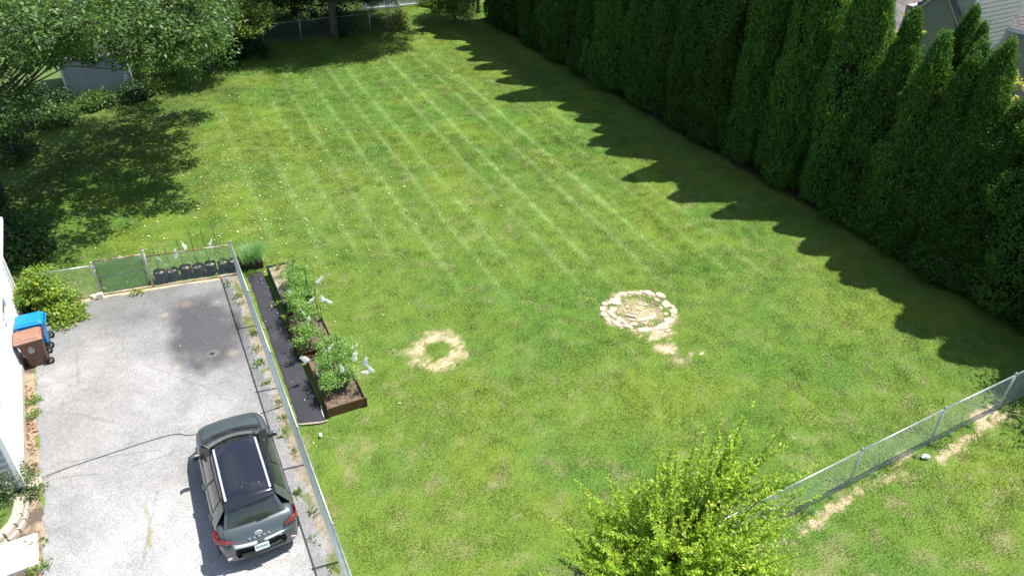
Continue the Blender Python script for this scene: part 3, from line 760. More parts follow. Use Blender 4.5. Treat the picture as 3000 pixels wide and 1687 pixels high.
def arb_variant(seed):
    rng = np.random.default_rng(seed)
    H, RR = 8.0, 1.0
    nl = rng.integers(2, 5)
    leaders = [(0, 0, 1.0, 1.0)] + [(rng.uniform(-0.42, 0.42), rng.uniform(-0.42, 0.42), rng.uniform(0.70, 0.97), rng.uniform(0.42, 0.66)) for _ in range(nl)]
    Cs, Ns = [], []
    bth = rng.uniform(0, 6.283, 110); bz = rng.uniform(0, H, 110); bam = rng.uniform(-0.30, 0.36, 110)
    def ragged(th, z):
        k = np.ones_like(th)
        for a_, z_, m_ in zip(bth, bz, bam):
            d_ = np.arctan2(np.sin(th - a_), np.cos(th - a_))
            k = k + m_ * np.exp(-(d_ / 0.36) ** 2 - ((z - z_) / 0.42) ** 2)
        return np.clip(k, 0.6, 1.5)
    for (lx, ly, hh, rr) in leaders:
        nc = int(640 * hh * rr)
        t = rng.random(nc) ** 1.05
        th = rng.uniform(0, 6.283, nc)
        lump = 1 + 0.13 * np.sin(3 * th + rng.uniform(0, 6)) + 0.10 * np.sin(2 * th + 9 * t + rng.uniform(0, 6))
        r = RR * rr * arb_profile(t) * lump * ragged(th, t * H * hh) * rng.uniform(0.88, 1.08, nc)
        C = np.stack([lx * (1 - 0.3 * t) + r * np.cos(th), ly * (1 - 0.3 * t) + r * np.sin(th), t * H * hh + 0.1], 1)
        Nv = np.stack([np.cos(th), np.sin(th), 0.25 + 0.5 * t], 1)
        Cs.append(C); Ns.append(Nv)
    C = np.concatenate(Cs); Nv = unit(np.concatenate(Ns))
    per = 72
    n = len(C) * per
    off = unit(rng.normal(size=(n, 3))) * (np.repeat(rng.uniform(0.12, 0.27, len(C)), per)[:, None] * rng.random((n, 1)) ** 0.3)
    off[:, 2] *= 1.3
    base = np.repeat(C, per, 0); nn_ = np.repeat(Nv, per, 0)
    off = off + nn_ * np.clip(-(off * nn_).sum(1, keepdims=True), 0, None) * 1.3   # bulge outwards
    D = unit(off) * 0.8 + nn_ * 0.6 + np.array([0, 0, 0.75]) + rng.normal(size=(n, 3)) * 0.45
    P = base + off
    P[:, 2] = np.clip(P[:, 2], 0.06, None)
    face = unit(off) * 1.5 + nn_ * 0.35 + rng.normal(size=(n, 3)) * 0.28
    V = leaf_quads(P, D, rng.uniform(0.06, 0.115, n), rng.uniform(0.026, 0.05, n), 0.25, rng, face)
    FV = []
    for (lx, ly, hh, rr) in leaders:
        nf = int(15000 * hh * rr)
        t = rng.random(nf) ** 1.05; th = rng.uniform(0, 6.283, nf)
        r = RR * rr * arb_profile(t) * ragged(th, t * H * hh) * rng.uniform(0.82, 0.97, nf)
        Pf = np.stack([lx * (1 - 0.3 * t) + r * np.cos(th), ly * (1 - 0.3 * t) + r * np.sin(th), np.clip(t * H * hh + 0.1, 0.05, None)], 1)
        nf_ = np.stack([np.cos(th), np.sin(th), 0.4 + 0 * t], 1)
        FV.append(leaf_quads(Pf, nf_ * 0.5 + np.array([0, 0, 0.8]) + rng.normal(size=(nf, 3)) * 0.5, rng.uniform(0.08, 0.15, nf), rng.uniform(0.035, 0.06, nf), 0.25, rng, nf_ + rng.normal(size=(nf, 3)) * 0.4))
    V = np.concatenate([V] + FV)
    crown = quads_mesh('crown', V, M['arb'])
    core = MB()  # near-black core: shade between the leaf clumps, put into the colour
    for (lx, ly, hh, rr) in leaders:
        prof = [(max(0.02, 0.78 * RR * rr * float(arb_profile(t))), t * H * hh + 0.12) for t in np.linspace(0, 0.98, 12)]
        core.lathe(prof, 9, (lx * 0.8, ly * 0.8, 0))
    core_me = core.mesh('shade_core', M['core_shade'])
    tr = MB(); tr.tube([(0, 0, -0.1), (0.02, 0, 1.5), (0, 0.03, 5)], [0.14, 0.11, 0.03], 7)
    return crown, core_me, tr.mesh('trunk', M['bark'])
ARB = [arb_variant(500 + i) for i in range(5)]
ORD = ['first', 'second', 'third', 'fourth', 'fifth', 'sixth', 'seventh', 'eighth', 'ninth', 'tenth', 'eleventh', 'twelfth', 'thirteenth', 'fourteenth', 'fifteenth', 'sixteenth', 'seventeenth', 'eighteenth', 'nineteenth', 'twentieth',
       'twenty-first', 'twenty-second', 'twenty-third', 'twenty-fourth', 'twenty-fifth', 'twenty-sixth', 'twenty-seventh', 'twenty-eighth', 'twenty-ninth', 'thirtieth', 'thirty-first', 'thirty-second']

def arborvitae(s, off, h, wr, var, rot, label):
    P = ROW_A + ROW_D * s + ROW_N * off
    t = thing('arborvitae', label, 'arborvitae tree', (P[0], P[1], 0), rot, 'arborvitae trees in the tall hedge row')
    crown, core, trunk = ARB[var]
    for nm, me in (('crown', crown), ('shade_core', core), ('trunk', trunk)):
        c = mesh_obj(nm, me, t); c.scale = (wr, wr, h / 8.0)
    t.rotation_euler = (random.gauss(0, 0.018), random.gauss(0, 0.018), rot)
    return t
# (distance along the row, depth, height, width, variant)
row = []
s = 0.2
i = 0
hs = [12.0, 12.1, 11.5, 12.3, 12.0, 12.4, 13.5, 10.4, 11.2, 11.7, 11.8, 13.0, 12.2]
while i < 13:
    row.append((s + random.uniform(-0.42, 0.42), 0.95 + random.uniform(-0.18, 0.18), hs[i] + random.uniform(-1.3, 0.7), random.uniform(0.98, 1.25), i % 5))
    s += 2.12; i += 1   # planted about two metres apart
row += [(27.6, 1.05, 10.6, 0.98, 1), (29.2, 0.95, 7.75, 0.95, 3), (30.5, 0.95, 7.5, 0.92, 0), (31.8, 1.0, 7.5, 1.02, 2), (32.75, 1.1, 7.8, 0.88, 4), (33.75, 0.75, 6.3, 1.08, 1), (35.4, 1.0, 8.6, 1.15, 3), (37.3, 1.0, 8.8, 1.15, 0), (39.2, 1.0, 8.8, 1.1, 2)]
for i, (s, off, h, w, v) in enumerate(row):
    arborvitae(s, off, h, w, v, random.uniform(0, 6.28), 'tall dark green arborvitae, %s from the far end of the hedge' % ORD[i])
for k in range(12):
    arborvitae(1.3 + 2.12 * k, 2.2 + random.uniform(-.2, .2), hs[k] * 0.5 + 6.0 + random.uniform(-1.1, 0.9), random.uniform(1.05, 1.2), (k + 2) % 5, random.uniform(0, 6.28), 'arborvitae in the second row behind the tall hedge, %s from the far end' % ORD[k])
for k, (s, off, h, w, v) in enumerate(((30.5, 2.5, 8.0, 0.8, 4), (31.1, 2.3, 7.7, 0.7, 1))):
    arborvitae(s, off, h, w, v, 1.1 + k, ['taller arborvitae tip standing behind the hedge against the grey gable', 'arborvitae tip behind the hedge, in front of the light grey wall'][k])

# --- broadleaf trees --------------------------------------------------
def broad_tree(name, label, cat, base, trunk_h, trunk_r, lobes, leaf, leafmat, seed, per_m3=1.0, per=46, cl_r=0.42, group=None, twigs=True, lean=(0, 0), barkmat=None, shell=0.45, limb=1.0):
    """lobes: (x, y, z, r) in world coordinates"""
    rng = np.random.default_rng(seed)
    b = np.array([base[0], base[1], 0.0])
    t = thing(name, label, cat, tuple(b), 0, group)
    cen = []
    lim = MB()
    top = np.array([lean[0], lean[1], trunk_h])
    lim.tube([(0, 0, -0.1), (lean[0] * 0.3, lean[1] * 0.3, trunk_h * 0.45), tuple(top)], [trunk_r * 1.25, trunk_r * 0.95, trunk_r * 0.75], 9)
    br = MB()
    for (lx, ly, lz, lr) in lobes:
        c = np.array([lx, ly, lz]) - b
        nC = max(6, int(per_m3 * 15 * lr ** 2))
        d = unit(rng.normal(size=(nC, 3)))
        rad = lr * (shell + (1.08 - shell) * rng.random((nC, 1)) ** 0.7)
        pos = c + d * rad * np.array([1, 1, 0.72])
        cen.append(pos)
        st = top * np.array([1, 1, rng.uniform(0.75, 1.0)])
        mid = st * 0.5 + c * 0.5 + np.array([0, 0, 0.12 * np.linalg.norm(c - st)]) + rng.normal(size=3) * 0.25
        br.tube([tuple(st), tuple((st + mid) / 2 + rng.normal(size=3) * 0.12), tuple(mid), tuple((mid + c) / 2 + rng.normal(size=3) * 0.15), tuple(c)], [trunk_r * k_ * limb for k_ in (0.42, 0.34, 0.26, 0.2, 0.12)], 6)
        if twigs:
            for j in range(0, nC, 2):
                m_ = (c * 0.45 + pos[j] * 0.55) + rng.normal(size=3) * 0.15 * lr
                br.tube([tuple(c), tuple(m_), tuple(pos[j])], [0.018, 0.012, 0.006], 4)
    cen = np.concatenate(cen)
    V = cluster_leaves(cen, cl_r * rng.uniform(0.7, 1.3, len(cen)), per, leaf[0], leaf[1], rng)
    mesh_obj('trunk', lim.mesh('trunk', barkmat or M['bark'], True), t)
    mesh_obj('branches', br.mesh('branches', M['twig'], True), t)
    V[:, 2] = np.clip(V[:, 2], 0.02, None)
    mesh_obj('crown', quads_mesh('crown', V, leafmat), t)
    return t

def bush(name, label, cat, base, h, rad, leaf, leafmat, seed, ncl=60, per=40, cl_r=0.22, group=None, squash=1.0, rot=0.0, stems=9):
    rng = np.random.default_rng(seed)
    t = thing(name, label, cat, (base[0], base[1], 0), rot, group)
    d = unit(rng.normal(size=(ncl, 3))); d[:, 2] = np.abs(d[:, 2])
    lump = 1 + 0.25 * np.sin(d[:, :1] * 5 + seed) * np.cos(d[:, 1:2] * 4)
    pos = d * (0.35 + 0.68 * rng.random((ncl, 1)) ** 0.55) * np.array([rad, rad * squash, h]) * lump
    pos[:, 2] = np.clip(pos[:, 2], 0.08, None)
    V = cluster_leaves(pos, cl_r * rng.uniform(0.7, 1.3, ncl), per, leaf[0], leaf[1], rng, 0.1)
    V[:, 2] = np.clip(V[:, 2], 0.015, None)
    st = MB()
    for j in range(stems):
        p = pos[rng.integers(0, ncl)]
        st.tube([(rng.uniform(-.08, .08), rng.uniform(-.08, .08), -0.03), tuple(p * 0.55 + np.array([0, 0, 0.05])), tuple(p)], [0.018, 0.013, 0.005], 5)
    mesh_obj('stems', st.mesh('stems', M['twig'], True), t)
    mesh_obj('foliage', quads_mesh('foliage', V, leafmat), t)
    return t

OAK = [(-11.6, 28.0, 6.2, 1.4), (-13.2, 29.9, 6.8, 1.9), (-13.7, 27.7, 6.0, 1.3), (-15.6, 30.2, 7.0, 2.1), (-15.2, 27.6, 6.6, 1.4), (-17.6, 30.0, 7.2, 2.1), (-17.2, 27.0, 6.8, 1.6),
       (-19.8, 30.0, 7.2, 2.2), (-19.0, 27.0, 6.5, 1.7), (-17.4, 24.6, 5.0, 1.3), (-15.9, 25.3, 6.7, 1.1), (-18.0, 33.0, 8.0, 2.1), (-15.0, 33.0, 7.7, 1.9), (-21.5, 27.0, 7.0, 2.2), (-20.0, 24.6, 5.2, 1.6),
       (-13.1, 28.8, 4.5, 0.75), (-14.6, 24.8, 7.4, 1.1), (-18.6, 24.2, 3.3, 0.9), (-19.4, 25.2, 2.4, 0.9), (-13.6, 33.0, 5.3, 1.4), (-15.6, 34.6, 4.9, 1.4), (-12.6, 31.4, 5.8, 1.2), (-17.6, 34.6, 5.6, 1.5), (-14.0, 35.8, 5.0, 1.2), (-13.5, 24.0, 8.0, 1.2), (-12.7, 25.6, 7.6, 0.95), (-14.9, 22.8, 8.0, 1.15), (-15.6, 26.0, 7.6, 1.2), (-17.2, 30.8, 4.6, 0.5), (-18.8, 32.4, 4.4, 0.6), (-19.9, 33.6, 4.2, 0.5), (-15.9, 31.6, 4.3, 0.55), (-16.6, 37.0, 4.6, 1.3), (-21.6, 30.0, 5.5, 1.5)]
broad_tree('oak_tree', 'big oak at the left edge with low boughs hanging over the lawn', 'oak tree', (-20.9, 27.4), 3.4, 0.34, OAK, (0.17, 0.085), M['oak'], 61, 1.45, 54, 0.42, lean=(0.3, 0.3), limb=0.3)
broad_tree('lime_tree', 'bright light green tree behind the grey shed', 'tree', (-17.0, 41.8), 3.0, 0.2,
           [(-16.1, 40.6, 4.3, 1.8), (-15.3, 42.2, 5.0, 1.7), (-17.6, 42.8, 5.4, 2.1), (-15.2, 44.6, 4.3, 1.6), (-18.6, 40.9, 4.0, 1.6), (-16.3, 39.8, 2.5, 1.2), (-14.6, 43.0, 2.6, 1.3), (-17.4, 40.2, 2.2, 1.1)], (0.14, 0.075), M['lime'], 63, 1.9, 48, 0.45)
broad_tree('shade_tree', 'dark spreading tree over the back fence, ivy on its trunk', 'tree', (-11.25, 48.2), 2.7, 0.27,
           [(-11.0, 47.6, 4.4, 2.3), (-8.6, 48.9, 4.3, 2.0), (-13.8, 46.8, 4.4, 2.1), (-12.0, 50.2, 5.5, 2.8), (-9.2, 51.6, 4.8, 2.3), (-16.0, 48.2, 4.8, 2.6), (-9.6, 48.3, 3.2, 1.2), (-8.3, 49.2, 3.3, 1.1), (-12.9, 47.6, 3.4, 1.2), (-14.9, 47.4, 3.4, 1.3), (-13.6, 49.2, 2.9, 1.8), (-10.4, 50.6, 2.9, 1.8), (-16.2, 47.4, 2.6, 1.4), (-8.6, 51.4, 2.6, 1.5), (-4.4, 50.2, 8.4, 1.8), (-7.4, 53.4, 8.6, 2.2), (-10.0, 45.6, 7.2, 2.0), (-7.0, 46.0, 7.4, 1.7), (-12.8, 44.6, 6.9, 1.7), (-9.0, 49.8, 2.6, 1.2), (-14.6, 50.0, 3.0, 1.8), (-6.2, 46.8, 8.2, 2.0), (-9.4, 45.2, 8.2, 2.2), (-4.6, 47.4, 7.6, 1.3), (-11.2, 47.4, 8.2, 2.4), (-8.4, 49.6, 8.6, 2.6), (-6.6, 51.6, 8.2, 1.9), (-12.4, 51.5, 8.8, 2.8)], (0.16, 0.085), M['darkleaf'], 65, 2.0, 46, 0.5)
broad_tree('small_tree', 'low round tree by the far end of the hedge, lit from above', 'tree', (-4.1, 51.9), 1.0, 0.10,
           [(-4.7, 51.9, 1.9, 1.35), (-3.6, 52.6, 2.3, 1.3), (-5.0, 53.0, 2.2, 1.2), (-3.4, 51.7, 1.3, 0.9), (-4.3, 52.4, 3.1, 1.2), (-4.9, 51.6, 1.2, 1.0), (-3.8, 51.8, 1.6, 1.1)], (0.14, 0.08), M['lime'], 67, 2.0, 44, 0.4)
broad_tree('thin_tree', 'thin dark tree tucked between low round tree and hedge end', 'tree', (-2.65, 54.0), 1.7, 0.11,
           [(-2.6, 54.0, 3.0, 1.3), (-2.1, 55.0, 3.4, 1.4), (-3.2, 55.2, 3.0, 1.2)], (0.13, 0.07), M['darkleaf'], 69, 1.0, 40, 0.4)
# a tree just outside the frame whose shade falls beyond the right fence
broad_tree('garden_tree', 'leafy tree at the right edge shading the grass by the fence', 'tree', (16.6, 16.4), 2.6, 0.16,
           [(16.3, 17.1, 4.0, 1.2), (16.6, 15.6, 4.4, 1.3), (17.4, 16.7, 5.2, 1.3), (15.9, 16.2, 3.2, 0.8)], (0.13, 0.07), M['oak'], 71, 0.9, 40, 0.4)

VB = 'undergrowth along the shady side of the garden'
for (x, y, h, r, mt, sd, lab) in (
        (-22.9, 36.3, 0.9, 1.1, 'darkleaf', 1, 'dark shrub at the left corner of the grey shed'), (-20.9, 36.7, 0.55, 0.9, 'oak', 2, 'sunlit leafy shrub in front of the grey shed wall'),
        (-19.4, 37.8, 0.7, 0.9, 'darkleaf', 3, 'low dark shrub at the right corner of the grey shed'), (-18.3, 39.2, 1.5, 0.8, 'lime', 4, 'climbing greenery beside the right edge of the grey shed'),
        (-23.4, 33.6, 1.7, 1.6, 'darkleaf', 5, 'dark bush under the oak, left of the shed'), (-21.9, 34.6, 0.7, 1.0, 'oak', 6, 'low green shrub between shed and oak shade'),
        (-22.4, 30.6, 1.3, 1.4, 'darkleaf', 7, 'dark bush beyond the oak trunk at the left edge'), (-18.6, 24.0, 0.75, 1.5, 'oak', 8, 'dark green bush in shade behind the white house corner'),
        (-17.3, 22.9, 0.5, 1.0, 'oak', 9, 'low dark bush beside the white house corner'), (-20.3, 25.6, 1.4, 1.1, 'darkleaf', 10, 'dark bush at the foot of the oak'),
        (-15.7, 44.9, 1.5, 1.3, 'darkleaf', 11, 'dark shrub at the left end of the back fence'), (-16.6, 43.6, 1.1, 1.1, 'darkleaf', 12, 'low shrub under the bright tree by the back fence'),
        (-14.6, 49.6, 2.2, 1.9, 'darkleaf', 13, 'dark thicket behind the back fence, left part'), (-11.9, 50.9, 2.4, 1.9, 'darkleaf', 14, 'dark thicket behind the ivy covered trunk'),
        (-17.3, 48.0, 2.3, 1.8, 'darkleaf', 15, 'dark thicket behind the bright tree'), (-9.9, 49.6, 1.3, 0.8, 'lime', 16, 'light green vine on the back fence near the gate gap'),
        (-7.6, 50.4, 0.9, 0.6, 'garlic', 17, 'yellowish weeds beside the tall back fence posts'), (-10.9, 48.6, 2.3, 0.55, 'darkleaf', 18, 'ivy climbing the trunk at the back fence'),
        (-6.0, 55.9, 0.9, 0.8, 'lime', 19, 'small bush at the foot of the white fence')):
    bush('shrub', lab, 'shrub', (x, y), h, r, (0.15, 0.085), M[mt], 700 + sd, int(34 + 36 * r), 34, 0.34, VB)

# ------------------------------------------------------------------ buildings
# white house on the left: only its side wall, its front corner and its eave come near the frame
def at_wall(u, w, z): p = HA + U * u + NN * w; return (p[0], p[1], z)
ANG = math.atan2(NN[1], NN[0])     # local x = across, local y = -U (away)
hs_ = thing('white_house', 'white sided house wall at the left edge beside the driveway', 'house', (HA[0], HA[1], 0), ANG)
# local frame: x across (0 = wall face, negative inside), y = -u
MB().box((-3.6, -HL / 2, 1.6), (7.0, HL - 0.1, 3.1)).build('wall_core', M['white_paint'], hs_)
MB().box((-0.01, -HL / 2, 0.11), (0.10, HL - 0.02, 0.30)).build('foundation', M['foundation'], hs_)
brd = MB().add([(0.0, 0.02, 0), (0.0, -HL - 0.02, 0), (0.022, -HL - 0.02, 0.0), (0.022, 0.02, 0.0), (-0.05, 0.02, 0.2), (-0.05, -HL - 0.02, 0.2), (0.006, -HL - 0.02, 0.2), (0.006, 0.02, 0.2)],
               [(0, 1, 2, 3), (3, 2, 6, 7), (0, 3, 7, 4), (1, 5, 6, 2), (4, 7, 6, 5)]).mesh('siding_board', M['white_paint'])
for k in range(14):
    mesh_obj('siding_board', brd, hs_, (-0.02, 0, 0.26 + 0.2 * k))
fb = MB().box((-3.5, -HL - 0.075, 0.1), (6.9, 0.02, 0.19), tilt=Matrix.Rotation(R(-5), 3, 'X')).mesh('siding_board', M['grey_siding'])  # front wall: its shade put into the colour as grey boards
for k in range(14):
    mesh_obj('siding_board', fb, hs_, (0, 0, 0.26 + 0.2 * k))
for u in (0.03, HL):
    MB().box((-0.02, -u, 1.66), (0.14, 0.14, 2.9)).build('corner_trim', M['white_trim'], hs_)
wf = MB()
for d in ((0, 0.43, 0.9, 0.06), (0, -0.43, 0.9, 0.06)):
    wf.box((0.03, d[1], 0), (0.06, 0.06, 1.0))
wf.box((0.03, 0, 0.47), (0.06, 0.8, 0.06)); wf.box((0.03, 0, -0.47), (0.06, 0.8, 0.06)); wf.box((0.025, 0, 0), (0.04, 0.8, 0.04))
win = wf.build('window', M['white_trim'], hs_, loc=(0, -2.42, 1.95))
MB().box((0.012, 0, 0), (0.02, 0.82, 0.9)).build('pane', M['glass_dark'], win)
rf = MB(); rf.add([(0.32, 0.4, 3.05), (0.32, -HL - 0.4, 3.05), (-3.6, -HL - 0.4, 4.9), (-3.6, 0.4, 4.9), (0.32, 0.4, 3.17), (0.32, -HL - 0.4, 3.17), (-3.6, -HL - 0.4, 5.02), (-3.6, 0.4, 5.02), (-7.5, 0.4, 3.05), (-7.5, -HL - 0.4, 3.05)],
                  [(0, 1, 2, 3), (4, 7, 6, 5), (0, 4, 5, 1), (3, 2, 9, 8), (7, 8, 9, 6), (0, 3, 7, 4), (1, 5, 6, 2)])
rf.build('roof', M['shed_roof'], hs_)
MB().box((0.38, -HL / 2, 3.08), (0.12, HL + 0.8, 0.11)).build('gutter', M['white_trim'], hs_)
MB().bar((0.06, 0.12, 0.1), (0.06, 0.12, 3.0), 0.04, 8).build('downspout', M['white_trim'], hs_)

# grey shed under the oak: local x along its front wall (to the right), y away
SH = np.array([-22.55, 37.35]); SA = math.atan2(1.40, 2.66)
sh = thing('garden_shed', 'grey sided garden shed with dark roof half hidden by oak leaves', 'shed', (SH[0], SH[1], 0), SA)
SW, SD, SHh = 3.1, 3.4, 2.05
MB().box((SW / 2, SD / 2 + 0.04, SHh / 2), (SW - 0.06, SD, SHh)).build('wall_core', M['grey_siding'], sh)
sb = MB().add([(0, 0.0, 0), (SW, 0.0, 0), (SW, -0.018, 0.002), (0, -0.018, 0.002), (0, 0.03, 0.125), (SW, 0.03, 0.125), (SW, -0.002, 0.125), (0, -0.002, 0.125)],
              [(0, 3, 2, 1), (3, 7, 6, 2), (0, 4, 7, 3), (1, 2, 6, 5), (4, 5, 6, 7)]).mesh('siding_board', M['grey_siding'])
sb2 = MB().add([(0.0, 0, 0), (0.0, SD, 0), (0.018, SD, 0.002), (0.018, 0, 0.002), (-0.03, 0, 0.125), (-0.03, SD, 0.125), (0.002, SD, 0.125), (0.002, 0, 0.125)],
               [(0, 1, 2, 3), (3, 2, 6, 7), (0, 3, 7, 4), (1, 5, 6, 2), (4, 7, 6, 5)]).mesh('siding_board', M['grey_siding'])
for k in range(16):
    mesh_obj('siding_board', sb, sh, (0, -0.005, 0.04 + 0.125 * k))
    mesh_obj('siding_board', sb2, sh, (SW - 0.02, 0, 0.04 + 0.125 * k))
for cx, cy in ((0.02, -0.01), (SW - 0.02, -0.01)):
    MB().box((cx, cy, SHh / 2), (0.1, 0.06, SHh)).build('corner_trim', M['white_trim'], sh)
MB().box((SW / 2, -0.20, SHh + 0.03), (SW + 0.5, 0.04, 0.15)).build('fascia', M['white_trim'], sh)
roof = MB()
rs = [(-0.25, -0.2, SHh + 0.11), (SW + 0.25, -0.2, SHh + 0.11), (SW + 0.25, SD / 2, SHh + 1.2), (-0.25, SD / 2, SHh + 1.2), (SW + 0.25, SD + 0.2, SHh + 0.11), (-0.25, SD + 0.2, SHh + 0.11)]
roof.add(rs + [(a, b, c + 0.05) for a, b, c in rs], [(3, 2, 1, 0), (5, 4, 2, 3), (6, 7, 8, 9), (9, 8, 10, 11), (0, 1, 7, 6), (4, 5, 11, 10), (1, 2, 8, 7), (2, 4, 10, 8), (0, 6, 9, 3), (3, 9, 11, 5)])
rfo = roof.build('roof', M['shed_roof'], sh)
sl = math.hypot(SD / 2 + 0.2, 1.09)
crs = MB().box((SW / 2, 0, 0), (SW + 0.5, 0.2, 0.012)).mesh('shingle_course', M['shed_roof'])
for k in range(11):
    f = (k + 0.45) / 11
    c = mesh_obj('shingle_course', crs, rfo, (0, -0.2 + f * (SD / 2 + 0.2), SHh + 0.165 + f * 1.09))
    c.rotation_euler = (math.atan2(1.09, SD / 2 + 0.2) - 0.03, 0, 0)
gb = MB().add([(SW + 0.02, 0, SHh), (SW + 0.02, SD, SHh), (SW + 0.02, SD / 2, SHh + 1.05), (0, 0, SHh), (0, SD, SHh), (0, SD / 2, SHh + 1.05)], [(0, 1, 2), (3, 5, 4), (0, 2, 5, 3), (1, 4, 5, 2), (0, 3, 4, 1)]).build('gable', M['grey_siding'], sh)

# the neighbour's house behind the hedge at the right: a shake gable, a light return wall, a lower brown roof
def rw(s, n): p = ROW_A + ROW_D * s + ROW_N * n; return p
HN = rw(25.85, 9.0)
RA = math.atan2(-ROW_D[1], -ROW_D[0])    # local x = -ROW_D (away), local y = ... 
nh = thing('neighbour_house', 'grey shake sided house behind the hedge at upper right', 'house', (HN[0], HN[1], 0), math.atan2(ROW_N[1], ROW_N[0]))
# local x = ROW_N (away from the lawn), local y = ROW_N rotated +90 = (-.489,.872) = away up the plot
MB().box((3.0, 1.35, 2.9), (5.9, 2.6, 5.8)).build('wall_core', M['shake'], nh)
MB().box((4.0, 5.0, 2.2), (7.8, 4.8, 4.4)).build('rear_wing', M['shake_light'], nh)
MB().add([(-0.3, 2.5, 4.42), (8.2, 2.5, 4.42), (8.2, 7.6, 4.42), (-0.3, 7.6, 4.42), (2.0, 4.9, 6.0), (6.2, 4.9, 6.0)], [(0, 1, 5, 4), (1, 2, 5), (2, 3, 4, 5), (3, 0, 4)]).build('rear_roof', M['brown_roof'], nh)
gab = MB(); gab.add([(0.05, 0.05, 5.75), (0.05, 2.15, 5.75), (0.05, 1.0, 6.9), (5.9, 0.05, 5.75), (5.9, 2.15, 5.75), (5.9, 1.0, 6.9)], [(0, 2, 1), (3, 4, 5), (0, 3, 5, 2), (1, 2, 5, 4)])
gab.build('gable', M['shake'], nh)
shk = [MB().add([(0, 0, 0), (0, w, 0), (-0.012, w, 0), (-0.012, 0, 0), (0.0, 0, 0.2), (0.0, w, 0.2), (-0.006, w, 0.2), (-0.006, 0, 0.2)], [(0, 3, 2, 1), (3, 7, 6, 2), (0, 4, 7, 3), (1, 2, 6, 5)]).mesh('shake', M['shake']) for w in (0.24, 0.31)]
for k in range(20):
    z = 2.95 + 0.195 * k
    y = -0.0 + (0.12 if k % 2 else 0); j = 0
    while y < 2.55:
        w = (0.24, 0.31)[(j * 7 + k * 3) % 2]
        zm = 6.95 - abs(y + w / 2 - 1.0) * 0.97
        if z + 0.1 < zm and y + w < 2.62:
            mesh_obj('shake', shk[(j * 7 + k * 3) % 2], nh, (-0.004, y, z + random.uniform(-.008, .008)))
        y += w + 0.006; j += 1
shk2 = [MB().add([(0, 0, 0), (w, 0, 0), (w, -0.012, 0), (0, -0.012, 0), (0, 0, 0.2), (w, 0, 0.2), (w, -0.006, 0.2), (0, -0.006, 0.2)], [(0, 3, 2, 1), (3, 7, 6, 2), (0, 4, 7, 3), (1, 2, 6, 5)]).mesh('shake', M['shake_light']) for w in (0.33, 0.42)]
for k in range(28):
    z = 3.0 + 0.195 * k
    x = 0.14 + (0.15 if k % 2 else 0); j = 0
    while x < 3.2:
        w = (0.33, 0.42)[(j * 5 + k) % 2]
        mesh_obj('shake', shk2[(j * 5 + k) % 2], nh, (x, -0.40, z + random.uniform(-.008, .008)))
        x += w + 0.006; j += 1
MB().box((2.1, 0.5, 4.3), (3.9, 1.8, 8.6)).build('return_wall', M['shake_light'], nh)
rk = MB()
for sgn, y0, y1 in ((1, -0.18, 1.0), (-1, 2.18, 1.0)):
    p = Vector((-0.08, y0, 5.62)); q = Vector((-0.08, y1, 6.92))
    d = q - p
    rk.box((p + q) / 2, (0.05, d.length, 0.17), tilt=Matrix.Rotation(math.atan2(d.z, d.y), 3, 'X'))
rk.build('rake_trim', M['vinyl'], nh)
gr = MB(); gr.add([(-0.2, -0.28, 5.66), (-0.2, 1.0, 7.06), (0.14, 1.0, 7.06), (0.14, -0.28, 5.66), (-0.2, 2.28, 5.66), (0.14, 2.28, 5.66)], [(0, 3, 2, 1), (1, 2, 5, 4)])
gro = gr.build('gable_roof', M['brown_roof'], nh)
gro.modifiers.new('thickness', 'SOLIDIFY').thickness = 0.06
MB().bar((0.05, -0.44, 3.0), (0.05, -0.44, 8.4), 0.055, 8).build('downspout', M['white_trim'], nh)
# wing running towards the viewer: wall at x = 3.5, brown roof above
MB().box((6.4, -4.2, 2.4), (5.6, 8.2, 4.8)).build('side_wing', M['shake'], nh)
wr_ = MB(); a0, a1 = 3.15, 8.0; z0, z1 = 5.25, 8.2
wr_.add([(a0, 0.0, z0), (a0, -8.6, z0), (a1, -8.6, z1), (a1, 0.0, z1)], [(0, 1, 2, 3)])
wro = wr_.build('side_roof', M['brown_roof'], nh)
wro.modifiers.new('thickness', 'SOLIDIFY').thickness = 0.08
sg = MB().box((0, 0, 0), (0.21, 0.31, 0.014)).mesh('shingle', M['brown_roof'])
ra = -math.atan2(z1 - z0, a1 - a0)
for k in range(16):
    for j in range(14):
        f = (k + 0.5) * 0.2
        o = mesh_obj('shingle', sg, wro, (a0 + f * math.cos(ra), -0.2 - 0.325 * j - (0.16 if k % 2 else 0), z0 - f * math.sin(ra) + 0.06 + random.uniform(0, .006)))
        o.rotation_euler = (0, ra + 0.05, 0)
MB().box((a0 - 0.03, -4.3, z0 - 0.06), (0.04, 8.6, 0.2)).build('fascia', M['vinyl'], nh)
bush('yellow_shrub', 'bright yellow shrub behind the hedge at the right edge', 'shrub', tuple(rw(31.3, 5.0)), 5.5, 0.9, (0.14, 0.09), M['yellow'], 801, 110, 34, 0.36)
bush('yellow_shrub', 'yellow leaved bush beside the left foot of the grey gable', 'shrub', tuple(rw(25.9, 5.4)), 6.5, 0.8, (0.14, 0.09), M['yellow'], 803, 120, 30, 0.32)

